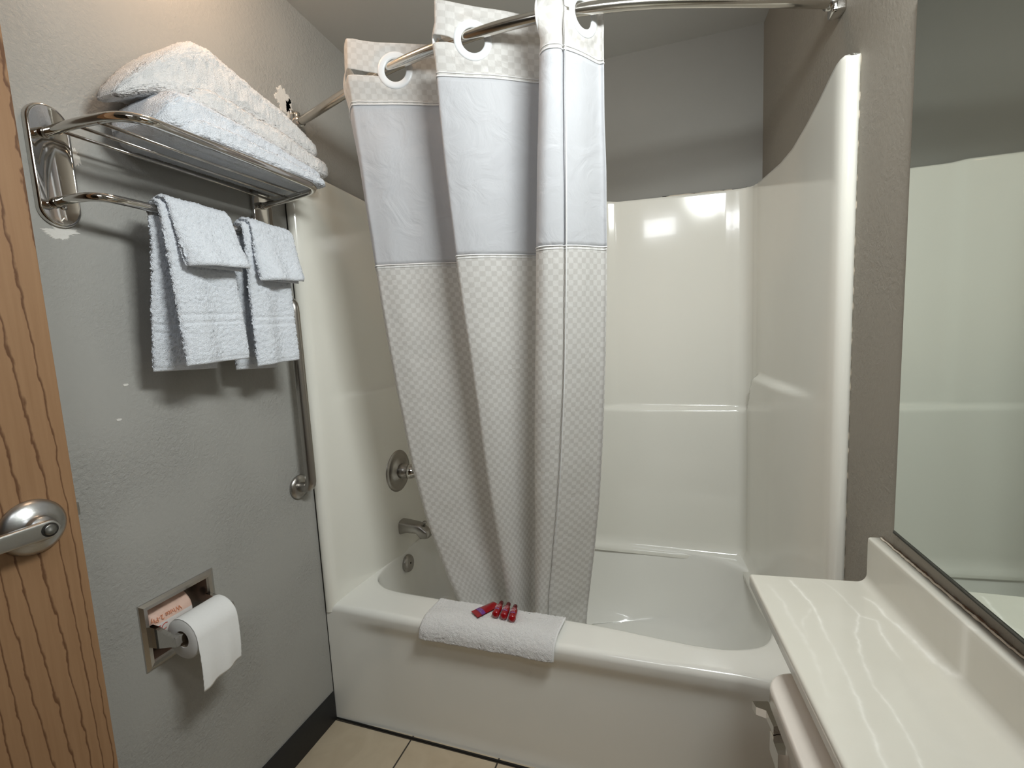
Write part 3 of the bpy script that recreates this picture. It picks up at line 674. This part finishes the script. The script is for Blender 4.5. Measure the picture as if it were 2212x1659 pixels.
bath('bath_towel', [([-.545, -.515, -.485, -.435, -.385, -.34, -.26, -.15, -.05, .002], [.055, .045, .03, .012, .008, .008, .008, .008, .008, .008], [.120, .140, .150, .158, .158, .156, .152, .150, .148, .144], [1.832, 1.850, 1.862, 1.868, 1.872, 1.884, 1.902, 1.894, 1.882, 1.874], [1.858, 1.898, 1.930, 1.978, 2.018, 2.026, 2.003, 1.972, 1.940, 1.925]),
                    ([-.42, -.37, -.26, -.15, -.05, .030], [.008] * 6, [.160, .168, .168, .166, .162, .158], [1.862, 1.860, 1.848, 1.835, 1.825, 1.822], [1.905, 1.918, 1.912, 1.902, 1.886, 1.876])], M_terry_w,
     'white folded bath towel on top of the stack on shelf', 8.0)

# hand towels and washcloths on the lower bar
def bar_z(y): return interp(y, [-.54, -.15], [1.634, 1.619])
def hang(name, y0, y1, xb, xf, zbb, zbf, th, r0, label, group, bow=0, bands=(), flare=0, hem=(.012, .012)):
    zc = bar_z((y0 + y1) / 2); bx = .118; r = r0
    pts = [Vector((xb, 0, zbb)), Vector((bx - r, 0, zc - .06)), Vector((bx - r, 0, zc))]
    pts += [Vector((bx - r * math.cos(a), 0, zc + r * math.sin(a))) for a in [PI * k / 14 for k in range(1, 14)]]
    pts += [Vector((bx + r, 0, zc)), Vector((bx + r + (xf - bx - r) * .35, 0, zc - .06)), Vector((xf, 0, zbf))]
    sl = (bar_z(y1) - bar_z(y0)) / 2
    def skew(t, a):
        front = sm(.5, 1, t); back = 1 - sm(0, .45, t)
        dx = flare * front * (1 - a * a) + .006 * math.sin(a * 5 + y0 * 30) * front
        dy = bow * back * (1) - .006 * front * math.sin(t * 4)
        dz = sl * a + .006 * a * front
        return dx, dy + .004 * math.sin(t * 7 + y0 * 9), dz
    o = drape(name, pts, y0, y1, th, M_terry, skew=skew, smooth_bands=bands, hem=hem)
    tag(o, label, 'towel' if name == 'hand_towel' else 'washcloth', group); return o
g1, g2 = 'hand towels over the lower bar', 'washcloths over the hand towels'
def L_of(xb, zbb, xf, zbf, r):
    return 0
def bandpos(tot, back, a, b): return (tot - b, tot - a) if not back else (a, b)
TOT = .33 + .36 + PI * .018
hang('hand_towel', -.500, -.345, .070, .150, 1.285, 1.300, .013, .0155, 'larger white hand towel hanging from lower bar nearer the door', g1, bow=-.018, bands=((.082, .088), (.100, .106), (.610, .616), (.628, .634)))
hang('hand_towel', -.300, -.165, .078, .142, 1.270, 1.283, .013, .0155, 'narrower white hand towel hanging from lower bar nearer the tub', g1, bow=-.010, bands=((.082, .088), (.100, .106), (.617, .623), (.635, .641)))
w1 = hang('washcloth', -.487, -.335, .098, .176, 1.56, 1.515, .012, .0275, 'white washcloth draped over the larger hand towel', g2, flare=.022, hem=(.006, .006))
w2 = hang('washcloth', -.285, -.145, .098, .168, 1.55, 1.500, .012, .0275, 'white washcloth draped over the narrower hand towel', g2, flare=.018, hem=(.006, .006))

for wc, y0, y1, xf, zf in ((w1, -.483, -.339, .166, 1.512), (w2, -.281, -.149, .158, 1.498)):
    zc = bar_z((y0 + y1) / 2)
    drape('under_layer', [Vector((.140, 0, zc - .02)), Vector((.148, 0, zc - .06)), Vector((xf, 0, zf))], y0, y1, .006, M_terry, hem=(.004, .006), parent=wc)

# ---------------------------------------------------------------- tissue holder
th = empty('toilet_paper_holder', (0, -.48, .68), 'recessed chrome toilet paper holder set in the left wall', 'toilet paper holder')
Y0, Y1, Z0, Z1 = -.573, -.387, .600, .762
mb = MB()
def frame_ring(lv):
    v = []; 
    for ins, h in lv: v += [Vector((h, Y0 + ins, Z0 + ins)), Vector((h, Y1 - ins, Z0 + ins)), Vector((h, Y1 - ins, Z1 - ins)), Vector((h, Y0 + ins, Z1 - ins))]
    f = [(i * 4 + k, i * 4 + (k + 1) % 4, (i + 1) * 4 + (k + 1) % 4, (i + 1) * 4 + k) for i in range(len(lv) - 1) for k in range(4)]
    return v, f
v, f = frame_ring([(0, .0005), (.001, .003), (.009, .0075), (.017, .0065), (.020, .001), (.021, -.06), (.021, -.075)])
k0 = 6 * 4; f.append((k0, k0 + 1, k0 + 2, k0 + 3)); link('recessed_frame', v, f, M_chrome2, th, False)
yA, yBm = -.548, -.412; zA = .678
for yy in (yA - .003, yBm + .003):
    v = []; pr2 = [(.002, .026), (.025, .024), (.066, .013), (.086, .010)]
    for x, h in pr2: v += [Vector((x, yy - .005, zA - h)), Vector((x, yy + .005, zA - h)), Vector((x, yy + .005, zA + h)), Vector((x, yy - .005, zA + h))]
    f = [(i * 4 + k, i * 4 + (k + 1) % 4, (i + 1) * 4 + (k + 1) % 4, (i + 1) * 4 + k) for i in range(3) for k in range(4)] + [(3, 2, 1, 0), (12, 13, 14, 15)]
    link('arm', v, f, M_chrome, th, False)
mb = MB(); mb.add(*box((.064, yA, zA - .010), (.084, yA + .020, zA + .010), .002)); mb.build('spindle_end', M_chrome, th)
v, f = tube([(.074, yA + .018, zA), (.074, yBm, zA)], .0075, 16); link('spindle', v, f, M_chrome2, th)
# roll with hanging sheet
ro = empty('toilet_paper_roll', (.074, -.475, .667), 'white toilet paper roll with a hanging sheet on the holder', 'toilet paper')
rc = Vector((.076, 0, .672)); ry0, ry1 = -.535, -.430; R0, Ri = .0485, .020
v, f = lathe([(Ri, 0), (R0 - .002, 0), (R0, .002), (R0, ry1 - ry0 - .002), (R0 - .002, ry1 - ry0), (Ri, ry1 - ry0), (Ri, 0)], (rc.x, ry0, rc.z), (0, 1, 0), 64); link('roll', v, f[:-2], M_paper, ro)
v, f = lathe([(Ri + .0002, .001), (Ri + .0002, ry1 - ry0 - .001), (Ri - .001, ry1 - ry0 - .001), (Ri - .001, .001), (Ri + .0002, .001)], (rc.x, ry0, rc.z), (0, 1, 0), 40); link('cardboard_core', v, f[:-2], M_card, ro)
pth = [Vector((rc.x + (R0 + .0008) * math.sin(a), 0, rc.z + (R0 + .0008) * math.cos(a))) for a in [PI / 2 * k / 14 for k in range(-4, 15)]]
pth += [Vector((rc.x + R0 + .001 + .006 * math.sin(k / 22 * 2.2), 0, rc.z - k / 22 * .105)) for k in range(1, 23)]
NW = 50
def sheet(i, j):
    p = pth[i]; y = ry0 + .0 + (ry1 - ry0) * j / (NW - 1); t = max(0, (i - 18) / 22)
    q = Vector((p.x + .003 * t * math.sin(j * .25) + .0004, y + .001 * noise.noise(Vector((i * .9, j > 25, 0))), p.z - .012 * t * (1 - j / (NW - 1)) * 1.0))
    q.y += t * -.004; q.x -= .004 * t * (j / NW); return q
v, f = grid(len(pth), NW, sheet); o = link('hanging_sheet', v, f, M_paper, ro); s_ = o.modifiers.new('thick', 'SOLIDIFY'); s_.thickness = .0006
# spare roll inside the niche
sr = empty('spare_toilet_paper_roll', (-.035, -.48, .67), 'spare peach-wrapped toilet paper roll inside the wall recess', 'toilet paper')
sc_ = Vector((-.050, 0, .686)); SR = .045
def spare(i, j):
    y = -.549 + .112 * j / 60; a = 2 * PI * i / 72; e = min(y + .549, -.437 - y); k = min(1, e / .012); rr = SR * (.25 + .75 * math.sqrt(max(0, 1 - (1 - k) ** 2)))
    rr += .0022 * noise.noise(Vector((math.cos(a) * 2.5, math.sin(a) * 2.5, y * 60))) * k
    return Vector((sc_.x + rr * math.cos(a), y, sc_.z + rr * math.sin(a)))
v, f = grid(72, 61, spare, wrap_u=True); link('peach_wrapper', v, f, M_wrap, sr)
def band(a0, a1, r, m, nm):
    v, f = grid(16, 20, lambda i, j: Vector((sc_.x + r * math.cos(a0 + (a1 - a0) * i / 15), -.546 + .098 * j / 19, sc_.z + r * math.sin(a0 + (a1 - a0) * i / 15)))); link(nm, v, f, m, sr)
band(-.95, .16, SR + .0022, M_wrapw, 'white_wrapper_band')
def text(body, size, place, m, parent, name='lettering', extr=.0002):
    c = bpy.data.curves.new(name, 'FONT'); c.body = body; c.size = size; c.extrude = extr; c.align_x = 'CENTER'; c.align_y = 'CENTER'; c.resolution_u = 3
    o = bpy.data.objects.new('tmp', c); COL.objects.link(o); dg = bpy.context.evaluated_depsgraph_get(); me = bpy.data.meshes.new_from_object(o.evaluated_get(dg))
    vs = [place(q.co.copy()) for q in me.vertices]; fs = [tuple(p.vertices) for p in me.polygons]; bpy.data.objects.remove(o)
    return link(name, vs, fs, m, parent, False)
def cyl_text(yc, ac, flip=True, slant=0):
    def pl3(q):
        u, w = q.x, q.y
        if flip: u, w = -u, -w
        a = ac + w / SR; r = SR + .0028 + q.z
        return Vector((sc_.x + r * math.cos(a), yc + u + slant * w, sc_.z + r * math.sin(a)))
    return pl3
text('White 2-Ply', .015, cyl_text(-.508, .40), M_orange, sr)
text('ICC', .022, cyl_text(-.530, -.12, False, .3), M_redp, sr)

# ---------------------------------------------------------------- bath mat with toiletries
pts = [Vector((0, .100, .447)), Vector((0, .05, .448)), Vector((0, .018, .446)), Vector((0, -.004, .436)), Vector((0, -.020, .415)), Vector((0, -.024, .385))]
P = resample(catmull(pts, 8), .003); LN = len(P); MX0, MX1 = .395, .825
nw = 140; v = []; THK = .009
def mat_pt(i, k, side):
    s = i / (LN - 1); a = -1 + 2 * k / nw; tg = (P[min(LN - 1, i + 1)] - P[max(0, i - 1)]).normalized(); nr = Vector((0, tg.z, -tg.y)); nr = nr if nr.z > 0 or nr.y < 0 else -nr
    if nr.z < -.01: nr = -nr
    e = min(1, (1 - abs(a)) * .215 / .008); rn = max(.2, math.sqrt(max(0, 1 - (1 - e) ** 2))); e2 = min(1, min(s, 1 - s) * LN * .003 / .007); rn *= max(.25, math.sqrt(max(0, 1 - (1 - e2) ** 2)))
    x = (MX0 + MX1) / 2 + (MX1 - MX0) / 2 * a + (.018 * s) * (a < 0) * -abs(a) - .012 * s * (a > 0) * abs(a)
    q = P[i].copy(); q.x = x
    q += nr * side * THK * .8 * rn
    if side > 0: q += nr * (.004 * noise.noise(Vector((x * 16, q.y * 22, 3))) + random.gauss(0, 1) * .0008 * (0 if abs(a) > .985 else 1))
    q.z -= .020 * (1 - a) * .0 * s
    return q
top = [[mat_pt(i, k, 1) for k in range(nw + 1)] for i in range(LN)]; bot = [[mat_pt(i, k, -.6) for k in range(nw + 1)] for i in range(LN)]
v = [q for i in range(LN) for q in (top[i] + bot[i][::-1])]; n = 2 * (nw + 1)
f = [(i * n + k, i * n + (k + 1) % n, (i + 1) * n + (k + 1) % n, (i + 1) * n + k) for i in range(LN - 1) for k in range(n)] + [tuple(range(n))[::-1], tuple((LN - 1) * n + k for k in range(n))]
bmat = link('bath_mat', v, f, M_terry_w); tag(bmat, 'white folded terry bath mat draped over the tub rim under the toiletries', 'bath mat')
mx = MX1 - .001
pth = [Vector((MX1 - .012 * i / LN - .0005, P[i].y, P[i].z + .002)) for i in range(0, LN, 2)]
v, f = tube(pth, .0032, 8); link('hem', v, f, M_thread, bmat)

def bottle_mesh(loc, ang, name, label):
    e = empty(name, loc, label, 'bottle', 'small red toiletry bottles on the bath mat')
    ax = Vector((math.sin(ang), math.cos(ang), 0)); o = Vector(loc)
    v, f = lathe([(0, -.001), (.006, 0), (.0108, .002), (.0118, .006), (.0112, .012), (.0116, .030), (.0112, .046), (.008, .053), (.0055, .055), (0, .055)], o, ax, 28); link('bottle_body', v, f, M_red, e)
    v, f = lathe([(0, .0), (.0065, .0), (.0072, .002), (.0072, .016), (.0055, .019), (0, .019)], o + ax * .054, ax, 20); link('cap', v, f, M_redd, e)
    sd = ax.cross(Vector((0, 0, 1)))
    def on(u, s_, r=.0119): a = u / .0116; return o + ax * s_ + sd * (-r * math.sin(a)) + Vector((0, 0, r * math.cos(a)))
    v, f = grid(9, 3, lambda i, j: on(-.008 + .016 * i / 8, .017 + .005 * j / 2)); link('purple_band', v, f, M_purple, e)
    mb = MB()
    for s0 in (-.006, -.002, .002, .006): mb.add(*tube([on(s0, .025), on(s0 + .003, .031), on(s0 - .001, .036), on(s0 + .003, .044)], .0005, 5))
    mb.add(*tube([on(-.007, .019, .0122), on(0, .0192, .0122), on(.007, .019, .0122)], .0004, 5)); mb.build('pale_script', M_whitep, e)
for i, (x, y, lb) in enumerate(((.620, .030, 'small red bottle lying beside the red tube, leftmost bottle'), (.648, .028, 'small red bottle lying between the two other bottles'), (.677, .022, 'small red bottle lying farthest from the red tube'))):
    bottle_mesh((x, y, .4685), (-.06, -.10, -.16)[i], 'toiletry_bottle', lb)
tb = empty('toiletry_tube', (.575, .06, .46), 'flat red toiletry tube lying left of the three bottles', 'tube')
A, B, Cc, Dd = Vector((.536, .038, .463)), Vector((.568, .014, .462)), Vector((.612, .088, .462)), Vector((.582, .108, .462))
def sq(i, j, h=1, lift=0):
    a, b = i / 16, j / 16; p = A.lerp(B, a).lerp(Dd.lerp(Cc, a), b); p.z += (.0065 * math.sin(PI * a) * sm(0, .9, b) ** .7 * (1 - sm(.93, 1, b) * .5) + .0008 + lift) * h; return p
v, f = grid(17, 17, lambda i, j: sq(i, j)); v2, f2 = grid(17, 17, lambda i, j: sq(i, j, -.35)); mb = MB(); mb.add(v, f); mb.add(v2, f2); mb.build('tube_body', M_red, tb)
v, f = grid(17, 5, lambda i, j: sq(i, 3.2 + j * .7, 1, .0005)); link('purple_band', v, f, M_purple, tb)
mb = MB()
for k in (0, 1, 2): mb.add(*tube([sq(2.5, 3.8 + k * .8, 1, .0011), sq(8, 3.8 + k * .8, 1, .0011), sq(12.5 - k * 2, 3.8 + k * .8, 1, .0011)], .0003, 5))
mb.build('pale_script', M_whitep, tb)

# ---------------------------------------------------------------- door
dr = empty('door_1', (.10, YF, 0)); dr['kind'] = 'structure'
DX0, DX1, DY0, DY1 = .080, .120, -1.49, -.7135
mb = MB(); mb.add(*box((DX0, DY0, .012), (DX1, DY1, 2.03), .0015)); mb.build('door_leaf', M_wood, dr, False)
lc = Vector((DX1, -.781, 1.050))
v, f = lathe([(0, 0), (.0455, 0), (.047, .002), (.0465, .006), (.040, .013), (.030, .018), (.0215, .0215), (.020, .026), (.020, .034), (0, .034)], lc, (1, 0, 0), 48); link('rose', v, f, M_satin, dr)
mb = MB()
def lev(i, j):   # lever bar, section in x-z swept toward -y
    t = i / 24; y = lc.y + .017 - t * .125; h = .0155 - .003 * t; x0 = lc.x + .036; w = .0135
    r = math.sin(PI / 2 * min(1, t / .10)) if t < .10 else (math.cos(PI / 2 * (t - .93) / .07) if t > .93 else 1); h *= max(.02, r)
    a = 2 * PI * j / 24 + .13; ex = .35
    return Vector((x0 + w / 2 + w / 2 * math.copysign(abs(math.cos(a)) ** ex, math.cos(a)), y, lc.z + h * math.copysign(abs(math.sin(a)) ** ex, math.sin(a))))
v = [lev(i, j) for i in range(25) for j in range(24)]; f = [(i * 24 + k, i * 24 + (k + 1) % 24, (i + 1) * 24 + (k + 1) % 24, (i + 1) * 24 + k) for i in range(24) for k in range(24)] + [tuple(range(24))[::-1], tuple(24 * 24 + k for k in range(24))]
lv = link('lever_handle', v, f, M_satin, dr)
v, f = lathe([(0, 0), (.0115, 0), (.0115, .0006), (0, .0006)], (lc.x + .0497, lc.y, lc.z), (1, 0, 0), 28); link('button_recess', v, f, M_dark, lv)
v, f = lathe([(0, 0), (.009, 0), (.009, .0012), (.007, .002), (0, .002)], (lc.x + .050, lc.y, lc.z), (1, 0, 0), 28); link('lock_button', v, f, M_lightd, lv)
mb = MB(); mb.add(*box((.094, DY1 - .002, 1.040), (.106, DY1 + .0105, 1.064), .001)); mb.build('latch_bolt', M_brush, dr)
# jamb trim round the doorway
mb = MB(); mb.add(*box((.06, YF - .1, 0), (.075, YF + .0, 2.05))); mb.add(*box((.845, YF - .1, 0), (.86, YF + .0, 2.05))); mb.add(*box((.075, YF - .1, 2.035), (.845, YF + .0, 2.05)))
o = mb.build('trim_1', M_wood, smooth=False); o['kind'] = 'structure'

# ---------------------------------------------------------------- vanity top
vt = empty('vanity_counter', RW(-.6, .1, .8), 'cream cultured marble counter ledge with white veins over the toilet', 'counter')
def vpoint(u, w, z): return RW(u, w, z)
U0, U1, WD = -.158, -1.44, .241
secp = []   # section (w, z): front edge round, deck, cove, backsplash, top, wall
for k in range(9): a = PI / 2 * k / 8; secp.append((WD - .006 + .006 * math.cos(a), .794 + .006 * math.sin(a)))
secp = [(WD, .776)] + secp
secp += [(WD - .012 - (WD - .012 - .042) * k / 120, .800) for k in range(121)]
secp += [(.042 - .018 * math.sin(PI / 2 * k / 8), .818 - .018 * math.cos(PI / 2 * k / 8)) for k in range(1, 9)]
secp += [(.024, .84), (.024, .86), (.024, .885)] + [(.019 + .005 * math.cos(PI / 2 * k / 5), .890 + .005 * math.sin(PI / 2 * k / 5)) for k in range(1, 6)] + [(.002, .895), (.002, .776)]
NU = 760; npn = len(secp)
def cp(i, j):
    w, z = secp[j]; t = i / (NU - 1); u = U0 + (U1 - U0) * t ** 1.25
    e = max(0, .006 - (U0 - u)); 
    if i < 5: e = (5 - i) / 5; z = z - .003 * e * e * (1 if z > .79 else 0); w = w - .003 * e * e * (1 if w > .02 else 0)
    return RW(u, w, z)
v, f = grid(NU, npn, cp); f += [tuple(range(npn)), tuple((NU - 1) * npn + k for k in range(npn))]
f += [(i * npn, i * npn + npn - 1, (i + 1) * npn + npn - 1, (i + 1) * npn) for i in range(NU - 1)]
ct = link('counter_slab', v, f, M_marble, vt)
VE = [([(1.374, -.190), (1.380, -.215), (1.393, -.265), (1.393, -.31), (1.394, -.377), (1.395, -.424), (1.395, -.486), (1.391, -.571), (1.389, -.626), (1.385, -.75), (1.40, -.9)], [.9, .9, 1, .9, .5, .3, .55, .7, .7, .6, .5], .0035),
      ([(1.430, -.172), (1.446, -.20), (1.457, -.249), (1.463, -.293), (1.447, -.33), (1.436, -.378), (1.428, -.42), (1.426, -.477), (1.433, -.552), (1.43, -.614), (1.435, -.75)], [.2, .3, .5, .9, .9, .9, .6, .6, .6, .6, .5], .0028),
      ([(1.492, -.225), (1.501, -.238), (1.51, -.294), (1.522, -.368), (1.535, -.428), (1.549, -.458)], [.5, .9, 1, 1, 1, .9], .0040),
      ([(1.463, -.293), (1.486, -.301), (1.482, -.366), (1.483, -.406)], [.4, .7, .9, .2], .0035),
      ([(1.33, -.22), (1.345, -.28), (1.35, -.34), (1.36, -.43), (1.355, -.52)], [.25, .35, .3, .3, .1], .006),
      ([(1.386, -.29), (1.366, -.33), (1.36, -.39)], [.35, .3, .1], .004)]
segs = []
for pts_, wt, wd in VE:
    for a, b, c, d in zip(pts_, pts_[1:], wt, wt[1:]): segs.append((Vector(a), Vector(b), c, d, wd))
at = ct.data.color_attributes.new('vein', 'FLOAT_COLOR', 'POINT')
for i, vv in enumerate(ct.data.vertices):
    w = vv.co + Vector((0, 0, 0)); val = 0
    if w.z > .798 and w.y > -1.0:
        q = Vector((w.x + .004 * noise.noise(Vector((w.x * 30, w.y * 30, 1))) + .0012 * noise.noise(Vector((w.x * 150, w.y * 150, 1))), w.y))
        for a, b, c, d, wd in segs:
            ab = b - a; t = max(0, min(1, (q - a).dot(ab) / ab.length_squared)); ds = (q - (a + ab * t)).length
            if ds < wd * 3: val = max(val, (c + (d - c) * t) * (.85 * math.exp(-(ds / (wd * .55)) ** 2) + .25 * math.exp(-(ds / (wd * 1.6)) ** 2)) * .78 * (.75 + .5 * noise.noise(Vector((q.x * 60, q.y * 60, 9)))))
    at.data[i].color = (val, val, val, 1)
# failed caulk between backsplash and wall
pth = [RW(-.165 - k * .006, .004 + .002 * noise.noise(Vector((k * .4, 0, 0))), .897 + .0015 * noise.noise(Vector((k * .7, 3, 0)))) for k in range(110)]
v, f = tube(pth, [.0022 * (.7 + .8 * abs(noise.noise(Vector((k * .35, 7, 0))))) for k in range(110)], 6); link('old_caulk', v, f, M_caulk, vt)
pth = [RW(-.165 - k * .006, .0035 + .0022 * noise.noise(Vector((k * .4, 0, 2))), .9005 + .002 * noise.noise(Vector((k * .5, 3, 5)))) for k in range(110)]
v, f = tube(pth, [.0013 * (.2 + 1.6 * abs(noise.noise(Vector((k * .23, 9, 0))))) for k in range(110)], 6); link('caulk_crack', v, f, mat('rusty_gap', (.10, .055, .03), .9, bump=.1), vt)

# mirror
MYAW = 0.6      # share of the wall's yaw kept by the glass
ang = YR * MYAW; dM = Vector((math.sin(ang), math.cos(ang), 0)); nM = Vector((-math.cos(ang), math.sin(ang), 0)); pM = RW(-.217, .0015, 0)
mi = empty('wall_mirror', pM + Vector((0, 0, .932)), 'large frameless wall mirror above the marble counter', 'mirror')
def MP(s, w, z): return pM + dM * (-s) + nM * w + Vector((0, 0, z))
def mslab(s0, s1, w0, w1, z0, z1):
    v = [MP(s, w, z) for z in (z0, z1) for s in (s0, s1) for w in (w0, w1)]
    return v, [(0, 1, 3, 2), (4, 6, 7, 5), (0, 4, 5, 1), (2, 3, 7, 6), (1, 5, 7, 3), (0, 2, 6, 4)]
link('glass', *mslab(0, 1.1, .0015, .0055, .932, 1.86), M_mirror, mi, False)
link('dark_backing', *mslab(-.0012, 1.1, -.001, .0014, .9305, 1.862), M_dark, mi, False)
mb = MB(); mb.add(*mslab(-.001, 1.1, .0, .0068, .9295, .9318)); mb.add(*mslab(-.001, 1.1, .0057, .0068, .9295, .9345)); mb.build('bottom_channel', mat('tarnished_channel', (.10, .10, .09), .4, .8, bump=.2), mi, False)

# ---------------------------------------------------------------- toilet under the counter
tl = empty('toilet', RW(-.62, .15, 0), 'almond toilet tank under the counter with chrome flush lever', 'toilet')
def rbox(u0, u1, w0, w1, z0, z1, r, zr, name, m):
    """rounded-rectangle slab in wall coordinates"""
    pts = []
    for (cu, cw, s) in ((u0 - r, w1 - r, 0), (u1 + r, w1 - r, 1), (u1 + r, w0 + r * .3, 2), (u0 - r, w0 + r * .3, 3)):
        for k in range(9):
            a = PI / 2 * (k / 8 + s); rr = r if s < 2 else r * .3; pts.append((cu + rr * math.cos(a) * 1 if False else cu + (rr if s < 2 else rr) * math.cos(a), cw + rr * math.sin(a)))
    cu, cw = (u0 + u1) / 2, (w0 + w1) / 2
    lv_ = [(1, z0, 0)] + [(1, z1 - zr, 0)] + [(1, z1 - zr + zr * math.sin(PI / 2 * k / 6), zr * (1 - math.cos(PI / 2 * k / 6))) for k in range(1, 7)]
    v = []; n = len(pts)
    for _, z, ins in lv_:
        for a, b in pts: d = Vector((a - cu, b - cw)); d2 = d * (1 - ins / max(.05, d.length)); v.append(RW(cu + d2.x, cw + d2.y, z))
    f = [(i * n + k, i * n + (k + 1) % n, (i + 1) * n + (k + 1) % n, (i + 1) * n + k) for i in range(len(lv_) - 1) for k in range(n)] + [tuple(range(n))[::-1], tuple((len(lv_) - 1) * n + k for k in range(n))]
    return link(name, v, f, m, tl)
rbox(-.362, -.86, .02, .266, .700, .733, .05, .008, 'tank_lid', M_porc)
rbox(-.385, -.845, .03, .246, .36, .700, .045, .004, 'tank', M_porc)
# bowl, seat and lid (below the frame)
def bowl_ring(sc, z, dw=0):
    out = []
    for k in range(40):
        a = 2 * PI * k / 40; u = -.616 + .185 * sc * math.cos(a); w = .43 + dw + (.25 if math.sin(a) > 0 else .20) * sc * math.sin(a); out.append(RW(u, w, z))
    return out
rg = [bowl_ring(.62, 0, -.03), bowl_ring(.60, .05, -.03), bowl_ring(.55, .15, -.03), bowl_ring(.7, .25, -.02), bowl_ring(.95, .35), bowl_ring(1, .385), bowl_ring(.98, .395), bowl_ring(.9, .395)]
v = [q for r in rg for q in r]; n = 40; f = [(i * n + k, i * n + (k + 1) % n, (i + 1) * n + (k + 1) % n, (i + 1) * n + k) for i in range(len(rg) - 1) for k in range(n)] + [tuple(range(n))[::-1], tuple((len(rg) - 1) * n + k for k in range(n))]
link('bowl', v, f, M_porc, tl)
rg = [bowl_ring(1.0, .396), bowl_ring(1.02, .405), bowl_ring(1.0, .425), bowl_ring(.9, .43)]
v = [q for r in rg for q in r]; f = [(i * n + k, i * n + (k + 1) % n, (i + 1) * n + (k + 1) % n, (i + 1) * n + k) for i in range(len(rg) - 1) for k in range(n)] + [tuple(range(n))[::-1], tuple((len(rg) - 1) * n + k for k in range(n))]
link('seat_lid', v, f, M_porc, tl)
# flush lever
fl = MB(); 
def RB(u0, u1, w0, w1, z0, z1): 
    v = [RW(u, w, z) for z in (z0, z1) for u in (u0, u1) for w in (w0, w1)]; return v, [(0, 1, 3, 2), (4, 6, 7, 5), (0, 4, 5, 1), (2, 3, 7, 6), (1, 5, 7, 3), (0, 2, 6, 4)]
fl.add(*RB(-.440, -.395, .246, .262, .606, .642)); o1 = fl.build('lever_base', M_chrome, tl, False)
LP = [(1.2797, -.3744), (1.3052, -.3684), (1.3237, -.3954), (1.3264, -.4178), (1.3119, -.4218), (1.3050, -.4257), (1.2992, -.3918), (1.2838, -.3875)]
v = [Vector((x, y, z)) for z in (.643, .658) for x, y in LP]; n = len(LP)
f = [(k, (k + 1) % n, n + (k + 1) % n, n + k) for k in range(n)] + [tuple(range(n)), tuple(range(n, 2 * n))]
link('flush_lever', v, f, M_chrome, tl, False)

# ---------------------------------------------------------------- light fittings (out of frame)
vl = empty('vanity_light', RW(-.66, .03, 2.14), 'long white wall light bar above the mirror', 'wall light')
mb = MB(); c0 = RW(-1.34, .0, 0); 
link('backplate', *RB(-.94, -.38, .001, .03, 2.11, 2.22), M_chrome, vl, False)
v, f = tube([RW(-.92, .075, 2.17), RW(-.40, .075, 2.17)], .035, 20); link('diffuser', v, f, M_lampc, vl)
tl2 = empty('transom_light', (.95, -1.48, 2.08), 'small cool strip light high on the wall beside the doorway', 'wall light')
mb = MB(); mb.add(*box((.70, YF + .001, 2.02), (1.2, YF + .03, 2.16), .004)); mb.build('housing', M_plas, tl2)
mb = MB(); mb.add(*box((.72, YF + .03, 2.03), (1.18, YF + .075, 2.15), .012)); mb.build('diffuser', M_lampc, tl2)
cl_ = empty('ceiling_light', (.20, -.36, ceil_z(-.36)), 'small warm dome light on the ceiling near the left wall', 'ceiling light')
zc_ = ceil_z(-.36) - .010
v, f = lathe([(0, .01), (.07, .01), (.072, .0), (.07, -.010), (0, -.010)], (.20, -.36, zc_), (0, 0, 1), 32); link('base', v, f, M_plas, cl_)
v, f = lathe([(.0, -.010), (.058, -.010), (.056, -.018), (.045, -.024), (.02, -.027), (0, -.028)], (.20, -.36, zc_), (0, 0, 1), 32); link('dome', v, f, M_lampw, cl_)
